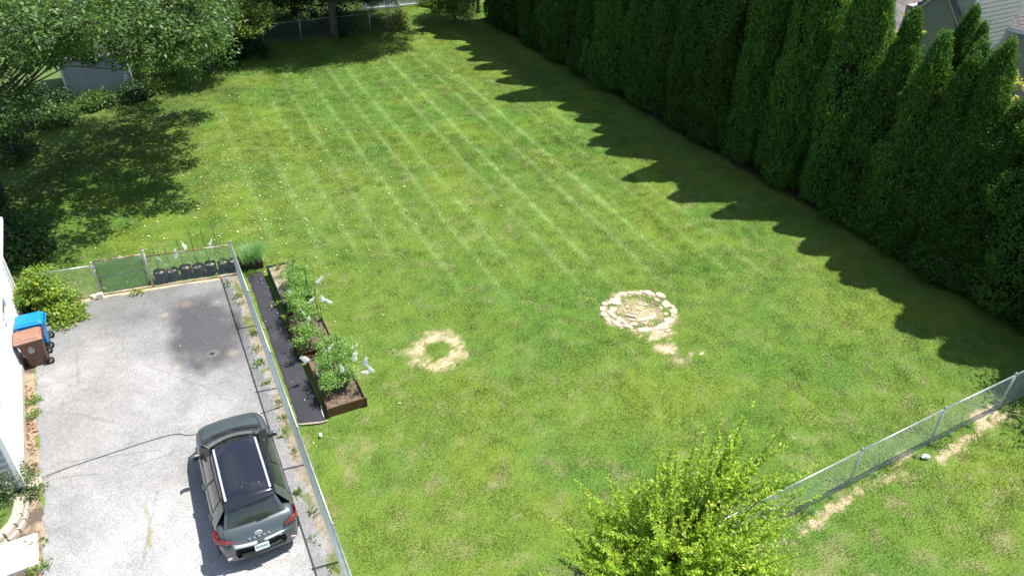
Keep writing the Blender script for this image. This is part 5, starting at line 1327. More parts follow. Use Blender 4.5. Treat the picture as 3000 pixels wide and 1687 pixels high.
# ------------------------------------------------------------------ wheeled bins
def wheeled_bin(label, loc, rot, body, lid, emblem):
    t = thing('wheeled_bin', label, 'wheeled bin', (loc[0], loc[1], 0), rot, 'wheeled bins beside the white house')
    # local x: towards the hinge and wheels; y across
    def ring(hx0, hx1, hy, z, r=0.05):
        pts = []
        for cx, cy, a0 in ((hx1 - r, hy - r, 0), (hx0 + r, hy - r, 90), (hx0 + r, -hy + r, 180), (hx1 - r, -hy + r, 270)):
            for k in range(4): 
                a = R(a0 + 30 * k); pts.append((cx + r * math.cos(a), cy + r * math.sin(a), z))
        return pts
    b = MB(); rings = [ring(-0.22, 0.24, 0.215, 0.03), ring(-0.23, 0.26, 0.22, 0.10), ring(-0.30, 0.30, 0.26, 0.72), ring(-0.32, 0.31, 0.27, 0.84), ring(-0.36, 0.33, 0.295, 0.86), ring(-0.37, 0.33, 0.30, 0.94)]
    nn_ = 16
    for rg in rings: b.v += rg
    for i in range(len(rings) - 1):
        for k in range(nn_): b.f.append((i * nn_ + k, i * nn_ + (k + 1) % nn_, (i + 1) * nn_ + (k + 1) % nn_, (i + 1) * nn_ + k))
    b.f.append(tuple(range(nn_))[::-1])
    bo = b.build('body', M[body], t, False, bevel=0.006)
    l = MB(); lr = [ring(-0.40, 0.34, 0.325, 0.945), ring(-0.40, 0.34, 0.325, 0.985), ring(-0.36, 0.31, 0.285, 1.005, 0.07), ring(-0.33, 0.29, 0.26, 1.045, 0.08), ring(-0.10, 0.27, 0.22, 1.06, 0.08)]
    for rg in lr: l.v += rg
    for i in range(len(lr) - 1):
        for k in range(nn_): l.f.append((i * nn_ + k, i * nn_ + (k + 1) % nn_, (i + 1) * nn_ + (k + 1) % nn_, (i + 1) * nn_ + k))
    l.f.append(tuple(range((len(lr) - 1) * nn_, len(lr) * nn_)))
    l.f.append(tuple(range(nn_))[::-1])
    lo = l.build('lid', M[lid], t, False, bevel=0.008)
    for y in (-0.17, 0.0, 0.17):
        MB().box((0.355, y, 0.97), (0.05, 0.08, 0.05)).build('hinge', M[body], t)
    MB().bar((0.40, -0.24, 0.93), (0.40, 0.24, 0.93), 0.016, 8).bar((0.33, -0.24, 0.92), (0.40, -0.24, 0.93), 0.016, 6).bar((0.33, 0.24, 0.92), (0.40, 0.24, 0.93), 0.016, 6).build('handle', M[body], t)
    MB().bar((0.28, -0.27, 0.125), (0.28, 0.27, 0.125), 0.014, 7).build('axle', M['black_plastic'], t)
    for y in (-0.27, 0.27):
        wh = MB().lathe([(0.085, -0.028), (0.125, -0.028), (0.132, -0.015), (0.132, 0.015), (0.125, 0.028), (0.085, 0.028)], 22, (0.28, y, 0.132), 'Y')
        wh.f = wh.f[:-2]
        wo_ = wh.build('wheel', M['rubber'], t, True)
        rm = MB()
        for k in range(10):
            a = k * math.pi / 5
            rm.bar((0.28, y, 0.132), (0.28 + 0.088 * math.cos(a), y, 0.132 + 0.088 * math.sin(a)), 0.006, 4)
        rm.lathe([(0.02, -0.032), (0.028, -0.02), (0.028, 0.02), (0.02, 0.032)], 10, (0.28, y, 0.132), 'Y')
        rm.lathe([(0.078, -0.02), (0.09, -0.02), (0.09, 0.02), (0.078, 0.02)], 18, (0.28, y, 0.132), 'Y')
        rm.f = [f for f in rm.f if len(f) < 12]
        rm.build('rim', M['black_plastic'], wo_)
    if emblem:
        # round badge with a letter A, and two lines of tiny print, on the side that faces the driveway
        e = bpy.data.objects.new('emblem', None); link(e, t)
        e.location = (-0.04, -0.2735, 0.66); e.rotation_euler = (R(90 - 3.5), 0, 0)
        mm = MB(); n = 28
        for k in range(n):
            a0, a1 = 2 * math.pi * k / n, 2 * math.pi * (k + 1) / n
            if k % 9 == 4: continue
            mm.add([(r_ * math.cos(a), r_ * math.sin(a), 0) for r_, a in ((0.062, a0), (0.076, a0), (0.076, a1), (0.062, a1))], [(0, 1, 2, 3)])
        mm.add([(-0.034, -0.040, 0), (-0.018, -0.040, 0), (0.004, 0.040, 0), (-0.007, 0.040, 0)], [(0, 1, 2, 3)])
        mm.add([(0.034, -0.040, 0), (0.007, 0.040, 0), (-0.004, 0.040, 0), (0.018, -0.040, 0)], [(0, 1, 2, 3)])
        mm.add([(-0.018, -0.016, 0.0006), (0.018, -0.016, 0.0006), (0.013, -0.004, 0.0006), (-0.013, -0.004, 0.0006)], [(0, 1, 2, 3)])
        me = mm.mesh('emblem', M['white_print'])
        bpy.data.objects.remove(e)
        e = mesh_obj('emblem', me, t, (-0.04, -0.2735, 0.66)); e.rotation_euler = (R(90 - 3.5), 0, 0)
        for nm, yy, ww in (('line', -0.092, 0.14), ('mark', 0.100, 0.075)):
            pm = MB()
            x = -ww / 2
            while x < ww / 2:
                w = random.uniform(0.006, 0.012); pm.add([(x, yy - 0.006, 0), (x + w, yy - 0.006, 0), (x + w, yy + 0.006, 0), (x, yy + 0.006, 0)], [(0, 1, 2, 3)]); x += w + 0.003
            p_ = mesh_obj('print', pm.mesh('print', M['white_print']), t, (-0.04, -0.2735, 0.66)); p_.rotation_euler = (R(90 - 3.5), 0, 0)
    # moulded grips on the lid
    for sx, sy in ((-0.22, -0.17), (-0.2, 0.2), (0.08, -0.2)):
        MB().box((sx, sy, 1.048), (0.12, 0.014, 0.012), 0.5 * (1 if sy > 0 else -1)).build('lid_grip', M['black_plastic'] if emblem else M[lid], lo)
    return t
wheeled_bin('brown wheeled bin with faded lid and white round A badge', (-13.86, 17.28), ANG + 0.05, 'bin_brown', 'bin_brown_lid', True)
wheeled_bin('bright blue wheeled bin behind the brown one', (-14.20, 18.02), ANG - 0.05, 'bin_blue', 'bin_blue', False)

# ------------------------------------------------------------------ vine over the short fence, near shrubs, weeds
bush('climbing_vine', 'yellow green leafy vine smothering the fence end behind the bins', 'vine', (-14.95, 19.85), 1.5, 0.80, (0.11, 0.075), M['vine'], 811, 130, 34, 0.24, None, 0.9)
bush('low_vine', 'low leafy growth spreading onto the asphalt behind the blue bin', 'vine', (-14.15, 19.35), 0.42, 0.55, (0.10, 0.065), M['vine'], 813, 46, 30, 0.18)
bush('rose_bush', 'rose bush at the bottom left by the retaining wall', 'bush', (-12.15, 12.35), 0.95, 0.72, (0.075, 0.045), M['rose'], 815, 95, 40, 0.19)

def shoot_shrub():
    rng = np.random.default_rng(821)
    bx, by = 3.45, 9.75
    t = thing('young_tree', 'yellow green young tree with long leafy shoots at the bottom', 'young tree', (bx, by, 0))
    st = MB(); C = []; D = []; Lg = []
    shoots = []
    for k in range(285):
        a = rng.uniform(0, 6.28); el = rng.uniform(0.15, 1.0)
        out = (1 - el) * 1.0 + 0.25
        ln = rng.uniform(0.7, 1.45)
        o = np.array([math.cos(a), math.sin(a), 0]) * rng.uniform(0.1, 0.95) * np.array([1.85, 1.0, 1])
        z0 = rng.uniform(0.8, 2.5) * (1 - 0.30 * np.linalg.norm(o[:2]))
        p0 = np.array([o[0], o[1], z0 + 0.25])
        dr = unit(np.array([math.cos(a) * out, math.sin(a) * out, 0.45 + el]))
        shoots.append((p0, dr, ln))
    # the tall leaders that stand above the rest
    for (x, y, z, dx, dy, dz, ln) in ((0.55, 0.75, 2.1, 0.12, 0.25, 1, 1.5), (0.8, 0.85, 1.9, 0.35, 0.2, 0.9, 1.3), (1.1, 0.9, 1.8, 0.6, 0.15, 0.6, 1.5), (0.3, 0.6, 2.2, 0.1, 0.1, 1, 1.2), (-0.35, 0.5, 2.0, -0.05, 0.1, 1, 1.35), (-0.55, 0.4, 1.9, -0.1, 0.15, 1, 1.2),
                                      (-1.1, 0.3, 1.5, -0.3, 0.1, 0.9, 1.0), (-1.3, 0.4, 1.3, -0.5, 0.2, 0.7, 0.9), (1.5, 0.6, 1.4, 1.0, 0.3, 0.35, 1.3), (1.25, 1.0, 1.9, 0.5, 0.3, 0.8, 1.6), (0.85, 1.1, 2.2, 0.25, 0.3, 1, 1.5), (1.6, 0.8, 1.6, 0.8, 0.3, 0.5, 1.6), (1.6, 0.4, 1.2, 0.9, 0.2, 0.3, 1.2), (0.9, 1.0, 1.7, 0.35, 0.45, 0.8, 1.4), (-0.1, 0.75, 1.8, 0.0, 0.3, 1, 1.2), (0.1, 0.9, 1.9, 0.05, 0.2, 1, 1.3)):
        shoots.append((np.array([x, y, z + 0.95]), unit(np.array([dx, dy, dz])), ln * 1.1))
        for q in range(5):
            shoots.append((np.array([x, y, z + 0.6]) + rng.normal(size=3) * 0.20, unit(np.array([dx, dy, dz]) + rng.normal(size=3) * 0.3), ln * rng.uniform(0.5, 0.9)))
    for (p0, dr, ln) in shoots:
        bend = rng.normal(size=3) * 0.10
        q1 = p0 + dr * ln * 0.5 + bend * 0.5; q2 = p0 + dr * ln + bend
        st.tube([tuple(p0 * np.array([.4, .4, .55])), tuple(p0), tuple(q1), tuple(q2)], [0.014, 0.010, 0.006, 0.002], 4)
        m_ = int(52 * ln)
        f = np.linspace(0.05, 1.0, m_)
        P = p0[None] * ((1 - f) ** 2)[:, None] + q1[None] * (2 * f * (1 - f))[:, None] + q2[None] * (f ** 2)[:, None]
        side = rng.normal(size=(m_, 3)); dd = side - (side @ dr)[:, None] * dr[None]
        dd = unit(dd) * 0.9 + dr[None] * 0.7
        dd[:, 2] += 0.1
        big = rng.random() < 0.25
        C.append(P); D.append(dd); Lg.append((0.115 if not big else 0.15) * (1.1 - 0.45 * f) * rng.uniform(0.7, 1.2, m_))
    C = np.concatenate(C); D = np.concatenate(D); Lg = np.concatenate(Lg)
    nin = 170
    ci = np.stack([rng.normal(0, 0.75, nin), rng.normal(0.05, 0.5, nin), rng.uniform(0.7, 2.3, nin)], 1)
    VI = cluster_leaves(ci, 0.24 * rng.uniform(0.7, 1.3, nin), 34, 0.115, 0.045, rng, 0.1)
    V = leaf_quads(C, D, Lg, Lg * 0.38, 0.3, rng, rng.normal(size=C.shape) * 0.55 + np.array([0.25, -0.1, 0.8]))
    tr = MB()
    for k in range(7):
        a = k * 0.9; tr.tube([(0.06 * math.cos(a), 0.06 * math.sin(a), -0.05), (0.2 * math.cos(a), 0.2 * math.sin(a), 0.6), (0.6 * math.cos(a + .3), 0.5 * math.sin(a + .3), 1.4)], [0.035, 0.028, 0.014], 6)
    mesh_obj('trunk', tr.mesh('trunk', M['bark'], True), t)
    mesh_obj('shoots', st.mesh('shoots', M['shoot'], True), t)
    mesh_obj('foliage', quads_mesh('foliage', np.concatenate([V, VI]), M['yellowgreen']), t)
shoot_shrub()

def weed(x, y, h, seed, label, group, mat='weed', n=26, sp=0.16):
    o = thing('weed', label, 'weed', (x, y, 0.0), 0, group)
    rng = np.random.default_rng(seed)
    C = np.stack([rng.normal(0, sp * 0.5, n * 3), rng.normal(0, sp * 0.5, n * 3), np.abs(rng.normal(0.03, h * 0.35, n * 3)) + 0.02], 1)
    D = np.stack([C[:, 0] * 4, C[:, 1] * 4, np.full(len(C), 0.5)], 1) + rng.normal(size=C.shape) * 0.4
    mesh_obj('leaves', quads_mesh('leaves', leaf_quads(C, D, rng.uniform(0.06, 0.13, len(C)), rng.uniform(0.03, 0.055, len(C)), 0.3, rng), M[mat]), o)
for k in range(18):
    f = (k + random.uniform(-.35, .35)) / 18 * 14.5 + 0.4
    p = F_C + LF_D * f - LF_N * random.uniform(0.05, 0.42)
    weed(p[0], p[1], random.uniform(0.04, 0.10), 1300 + k, 'small green weed in the gravel strip, %s from the fence corner' % ORD[k], 'weeds along the long fence', n=random.randint(5, 18), sp=random.uniform(0.08, 0.2))
for k, (x, y, lb) in enumerate(((-13.15, 15.6, 'weed at the foot of the white wall below the bins'), (-12.85, 15.05, 'second weed along the white wall, drying at its tip'), (-11.45, 12.55, 'grassy weed below the flat rock'), (-10.75, 11.0, 'tuft of grass at the corner of the concrete slab'), (-10.3, 10.35, 'tuft of grass along the slab edge at the bottom'), (-8.95, 22.0, 'yellow green weed on the fabric beside the planter'), (-12.4, 20.75, 'low weed under the garden gate'), (-10.35, 9.9, 'bottom left weed beside the driveway'))):
    weed(x, y, 0.1, 1340 + k, lb, None, n=26, sp=0.2)
for k in range(14):
    s_ = 1.2 + k * 0.75
    dd = (RF_P[-1] - RF_P[0]) / np.linalg.norm(RF_P[-1] - RF_P[0])
    p = RF_P[0] + dd * s_ + np.array([dd[1], -dd[0]]) * random.uniform(-0.05, 0.18)
    o = thing('grass_tuft', 'unmown grass tuft under the right fence, %s from the young tree' % ORD[k], 'grass tuft', (p[0], p[1], 0), 0, 'unmown tufts under the right fence')
    mesh_obj('blades', arching(random.randint(30, 70), random.uniform(0.14, 0.26), 0.22, 0.010, 1400 + k, M['blade'], 0, 0.4), o)

# ------------------------------------------------------------------ bottom left: rock, wall blocks, slab
rk_ = MB().prism([(-0.20, -0.06), (-0.10, -0.17), (0.10, -0.14), (0.20, 0.02), (0.10, 0.15), (-0.08, 0.16)], -0.02, 0.13).build('flat_rock', M['stone'], None, bevel=0.02, loc=(-11.62, 12.70, 0))
tag(rk_, 'flat pale rock lying at the edge of the driveway', 'rock')
rw_ = thing('retaining_wall', 'curved low wall of tan blocks round the bottom left planting', 'retaining wall', (-11.4, 11.6, 0))
arc = [(-11.62, 12.12), (-11.50, 11.86), (-11.41, 11.60), (-11.38, 11.33), (-11.46, 11.07), (-11.64, 10.85), (-11.88, 10.68), (-12.15, 10.56)]
for lvl in range(2):
    for k in range(len(arc) - 1):
        a, b = np.array(arc[k]), np.array(arc[k + 1])
        if lvl == 0: a, b = a + np.array([0.06, -0.03]), b + np.array([0.06, -0.03])
        c = (a + b) / 2; d = b - a
        MB().box((c[0] + 11.4, c[1] - 11.6, 0.075 + 0.15 * lvl), (np.linalg.norm(d) * 0.97, 0.22, 0.14), math.atan2(d[1], d[0]) + random.uniform(-.05, .05)).build('block', M['block'], rw_, bevel=0.015)
inner = [(-11.72, 12.1), (-11.6, 11.85), (-11.53, 11.6), (-11.5, 11.33), (-11.58, 11.12), (-11.75, 10.95), (-12.0, 10.8), (-12.9, 10.6), (-13.4, 11.4), (-12.4, 12.3)]
pl_ = MB().prism(inner, 0.0, 0.24).build('planting_soil', plain('mossy_soil', (0.10, 0.17, 0.03), 0.95, 0, 0.3, 5, 0.5, 20, col2=(0.05, 0.07, 0.02)), None)
tag(pl_, 'raised planting soil behind the tan block wall', None, kind='structure')
for k, (x, y) in enumerate(((-11.75, 11.6), (-11.72, 11.3), (-11.95, 11.1), (-12.1, 11.5), (-11.85, 11.9), (-12.2, 11.0))):
    o = thing('groundcover_clump', 'bright green low plant %s' % ('nearest the tan block wall', 'at the bend of the tan block wall', 'at the near end inside the block wall', 'farthest left behind the block wall', 'beside the rose bush behind the block wall', 'at the bottom left behind the block wall')[k], 'plant', (x, y, 0.23), 0, 'low plants behind the block wall')
    mesh_obj('blades', arching(60, 0.16, 0.22, 0.018, 1500 + k, M['weed'], 0, 0.4), o)
slab = MB().prism([(-10.80, 11.24), (-10.36, 10.42), (-11.9, 9.55), (-12.4, 10.42)], 0.0, 0.12).build('concrete_slab', M['concrete'], None, bevel=0.012)
tag(slab, 'smooth pale concrete step in the bottom left corner', 'slab')
pth = MB().prism([(11.35, 10.1), (13.6, 11.6), (14.4, 10.4), (12.1, 8.9)], 0.0, 0.05).build('path', M['concrete'])
tag(pth, 'corner of a pale concrete path at the bottom right', None, kind='structure')

# thin dark line across the driveway, built as a fine tube
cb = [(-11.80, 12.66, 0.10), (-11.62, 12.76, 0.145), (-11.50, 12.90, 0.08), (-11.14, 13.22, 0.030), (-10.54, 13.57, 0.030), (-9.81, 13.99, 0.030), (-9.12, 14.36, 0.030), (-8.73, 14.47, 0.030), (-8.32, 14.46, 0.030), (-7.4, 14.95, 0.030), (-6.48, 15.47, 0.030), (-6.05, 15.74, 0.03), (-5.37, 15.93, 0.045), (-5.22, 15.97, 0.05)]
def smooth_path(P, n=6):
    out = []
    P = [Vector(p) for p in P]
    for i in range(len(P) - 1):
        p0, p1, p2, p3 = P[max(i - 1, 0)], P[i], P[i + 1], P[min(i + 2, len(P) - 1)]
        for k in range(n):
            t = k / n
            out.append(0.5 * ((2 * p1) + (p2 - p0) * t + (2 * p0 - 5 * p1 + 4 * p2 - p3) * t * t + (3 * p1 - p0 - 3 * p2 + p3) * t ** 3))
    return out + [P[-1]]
c_ = MB().tube(smooth_path(cb), 0.009, 6).build('dark_line', M['dark_line'], None, True)
tag(c_, 'thin dark line across the driveway from rock to beds', 'dark_line')

def crumple(x, y, s_, label, cat, name, seed):
    rng = np.random.default_rng(seed); m = MB(); n = 8
    for z, kr in ((0.0, 0.8), (0.04, 1.0), (0.09, 0.55)):
        for k in range(n):
            a = k * 2 * math.pi / n; r_ = s_ * kr * rng.uniform(0.6, 1.2); m.v.append((r_ * math.cos(a), r_ * math.sin(a) * 0.7, z + rng.uniform(0, 0.03)))
    for l in range(2):
        for k in range(n): m.f.append((l * n + k, l * n + (k + 1) % n, (l + 1) * n + (k + 1) % n, (l + 1) * n + k))
    m.f.append(tuple(range(2 * n, 3 * n)))
    o = m.build(name, M['white_cloth'], None, False, loc=(x, y, 0.03)); o.rotation_euler = (0, 0, seed)
    tag(o, label, cat)
crumple(10.83, 14.11, 0.13, 'crumpled white plastic scrap on the soil below the right fence', 'litter', 'plastic_scrap', 3)
crumple(-4.99, 14.48, 0.07, 'small white scrap on the grass near the raised bed corner', 'litter', 'plastic_scrap', 5)
stick = MB().tube([(-5.22, 15.62, 0.05), (-5.14, 15.40, 0.055), (-5.02, 15.12, 0.05)], [0.012, 0.02, 0.008], 5).build('pale_stick', M['white_cloth']); tag(stick, 'pale slim stick lying on the black fabric', 'stick')
edg = MB().tube([(-5.68, 14.88, 0.05), (-5.35, 14.92, 0.055), (-5.1, 14.97, 0.05), (-4.92, 15.05, 0.05)], [0.02, 0.03, 0.02, 0.012], 5).build('fabric_edging', M['stone']); tag(edg, 'pale edging strip along the near end of the black fabric', 'edging')

# ------------------------------------------------------------------ car
def car_paint():
    m = bpy.data.materials.new('grey_green_car_paint')
    t, N, L, b = nt(m)
    tc = N.new('ShaderNodeTexCoord'); no = N.new('ShaderNodeTexNoise'); no.inputs['Scale'].default_value = 3.0
    cr = N.new('ShaderNodeValToRGB'); cr.color_ramp.elements[0].color = (0.066, 0.083, 0.090, 1); cr.color_ramp.elements[1].color = (0.084, 0.104, 0.112, 1)
    L.new(tc.outputs['Object'], no.inputs['Vector']); L.new(no.outputs['Fac'], cr.inputs[0]); L.new(cr.outputs[0], b.inputs['Base Color'])
    b.inputs['Metallic'].default_value = 0.35; b.inputs['Roughness'].default_value = 0.38; b.inputs['Coat Weight'].default_value = 0.8; b.inputs['Coat Roughness'].default_value = 0.06
    return m
M['paint'] = car_paint()
M['car_roof'] = plain('black_car_roof', (0.012, 0.012, 0.018), 0.12, 0, 0.02, 2, coat=1.0)
M['car_glass'] = plain('tinted_car_glass', (0.022, 0.030, 0.030), 0.04, 0, 0.02, 2, coat=0.6)
M['car_black'] = plain('black_car_trim', (0.014, 0.014, 0.015), 0.5, 0, 0.05, 3)
M['silver'] = plain('satin_silver', (0.72, 0.74, 0.76), 0.30, 0.6, 0.03, 3)
M['tail'] = plain('red_tail_lens', (0.20, 0.012, 0.014), 0.12, 0, 0.1, 4, coat=0.8)
M['reflector'] = plain('pale_reflector', (0.55, 0.40, 0.36), 0.3, 0, 0.05, 4)
M['plate'] = plain('plate_white', (0.66, 0.76, 0.76), 0.4, 0, 0.03, 8)
M['plate_ink'] = plain('plate_ink', (0.03, 0.05, 0.06), 0.5, 0, 0.02, 8)

CAR = thing('parked_car', 'dark grey compact SUV with black roof parked by the long fence', 'car', (-6.10, 12.04, 0.018), math.atan2(0.8912, -0.4537) - math.pi / 2)

def grid_mesh(rows, closed=False):
    """rows: list of equal-length point lists"""
    m = MB(); n = len(rows[0])
    for r_ in rows: m.v += [tuple(p) for p in r_]
    for i in range(len(rows) - 1):
        for k in range(n - 1):
            m.f.append((i * n + k, i * n + k + 1, (i + 1) * n + k + 1, (i + 1) * n + k))
    return m

# stations along the body: y, half width, z bottom, z top
ST = [(-1.535, 0.55, 0.40, 0.70), (-1.525, 0.66, 0.34, 0.735), (-1.49, 0.745, 0.29, 0.775), (-1.43, 0.795, 0.26, 0.81), (-1.37, 0.825, 0.24, 0.90), (-1.30, 0.845, 0.23, 0.985), (-1.22, 0.858, 0.22, 1.04), (-1.08, 0.868, 0.22, 1.065), (-0.6, 0.882, 0.20, 1.06), (0.2, 0.885, 0.20, 1.04),
      (0.9, 0.885, 0.20, 1.02), (1.35, 0.884, 0.20, 1.005), (1.62, 0.882, 0.20, 1.00), (1.85, 0.876, 0.20, 0.985), (2.08, 0.860, 0.21, 0.955), (2.26, 0.830, 0.22, 0.915), (2.38, 0.785, 0.23, 0.87), (2.46, 0.72, 0.25, 0.81), (2.51, 0.63, 0.29, 0.73), (2.53, 0.50, 0.36, 0.64)]
rows = []
for (y, hw, zb, zt) in ST:
    h = zt - zb
    half = [(0.0, zb), (0.80 * hw, zb), (0.94 * hw, zb + 0.05 * h), (0.985 * hw, zb + 0.20 * h), (1.0 * hw, zb + 0.45 * h), (0.995 * hw, zb + 0.66 * h), (0.975 * hw, zb + 0.82 * h), (0.945 * hw, zb + 0.93 * h), (0.885 * hw, zt - 0.006), (0.72 * hw, zt + 0.012), (0.5 * hw, zt + 0.018), (0.25 * hw, zt + 0.024), (0.0, zt + 0.026)]
    full = half + [(-x, z) for x, z in half[-2:0:-1]] + [half[0]]
    # plan curvature: the ends bow out in the middle
    bow = 0.05 if y < -1.2 else (0.06 if y > 1.9 else 0.0)
    rows.append([(x, y + (math.copysign(bow, y) * (1 - (x / max(hw, 0.01)) ** 2) if bow else 0.0), z) for x, z in full])
bm_ = grid_mesh(rows)
n_ = len(rows[0])
bm_.f.append(tuple(range(n_ - 1))); bm_.f.append(tuple(range((len(rows) - 1) * n_, len(rows) * n_ - 1))[::-1])
body = bm_.build('body', M['paint'], CAR, True)
body.modifiers.new('smooth', 'SUBSURF').render_levels = 1
def bt(y):
    ys = [s[0] for s in ST]
    return np.interp(y, ys, [s[1] for s in ST]), np.interp(y, ys, [s[3] for s in ST])
# panel gaps: hood edge, tailgate edge, doors
gp = MB()
for sx in (1, -1):
    pts = [(sx * 0.70, 1.66, 1.022), (sx * 0.69, 1.9, 1.008), (sx * 0.64, 2.18, 0.955), (sx * 0.54, 2.40, 0.885)]
    gp.tube(pts, 0.005, 4)
    gp.tube([(sx * 0.69, -1.22, 1.058), (sx * 0.70, -1.36, 0.93), (sx * 0.66, -1.50, 0.805)], 0.005, 4)
    for yy in (-0.72, 0.22, 1.28):
        hw, zt = bt(yy)
        gp.tube([(sx * (hw * 0.955), yy + 0.02, zt - 0.055), (sx * (hw + 0.002), yy, 0.62), (sx * (hw * 0.99), yy - 0.02, 0.34)], 0.005, 4)
gp.build('panel_gap', M['car_black'], CAR)
# roof and glasshouse
TOPY0, TOPY1 = -0.98, 0.94
def roof_z(x, y):
    return 1.545 - 0.055 * (x / 0.56) ** 2 - 0.035 * max(0, (y - 0.45)) ** 2 / 0.25 - 0.03 * max(0, (-0.6 - y)) ** 2 / 0.2
xs = np.linspace(-1, 1, 13)
rr = []
for y in np.linspace(TOPY0, TOPY1, 15):
    hwr = 0.575 - 0.03 * max(0, (-0.3 - y)) - 0.02 * max(0, y - 0.4)
    rr.append([(u * hwr, y + (0.06 * (1 - u * u) if y > 0.8 else (-0.05 * (1 - u * u) if y < -0.95 else 0)), roof_z(u * 0.56, y)) for u in xs])
roofm = grid_mesh(rr).build('roof', M['car_roof'], CAR, True)
roofm.modifiers.new('thickness', 'SOLIDIFY').thickness = 0.035
def patch(name, mat, p00, p10, p01, p11, bulge, nu=10, nv=5, off=0.0, u0=0.0, u1=1.0, v0=0.0, v1=1.0, bow=(0, 0, 0), solid=0.0):
    """bilinear patch bowed along u"""
    A = [np.array(p, float) for p in (p00, p10, p01, p11)]
    nrm = np.cross(A[1] - A[0], A[2] - A[0]); nrm = nrm / np.linalg.norm(nrm)
    if np.dot(nrm, sum(A) / 4 - np.array([0, 0.3, 0.7])) < 0: nrm = -nrm
    rws = []
    for j in range(nv + 1):
        v = v0 + (v1 - v0) * j / nv; rw__ = []
        for i in range(nu + 1):
            u = u0 + (u1 - u0) * i / nu
            p = (A[0] * (1 - u) + A[1] * u) * (1 - v) + (A[2] * (1 - u) + A[3] * u) * v
            k = 4 * u * (1 - u)
            p = p + np.array(bow) * k + nrm * (bulge * k * 4 * v * (1 - v) + off)
            rw__.append(p)
        rws.append(rw__)
    o = grid_mesh(rws).build(name, mat, CAR, True)
    if solid: o.modifiers.new('thickness', 'SOLIDIFY').thickness = solid
    return o
# windscreen: base low and forward, top at the roof
WB_L, WB_R, WT_L, WT_R = (-0.745, 1.64, 1.005), (0.745, 1.64, 1.005), (-0.555, 0.93, 1.475), (0.555, 0.93, 1.475)
patch('windscreen_frame', M['paint'], WB_L, WB_R, WT_L, WT_R, 0.02, bow=(0, 0.14, 0))
patch('windscreen', M['car_glass'], WB_L, WB_R, WT_L, WT_R, 0.02, off=0.006, u0=0.045, u1=0.955, v0=0.0, v1=0.97, bow=(0, 0.14, 0))
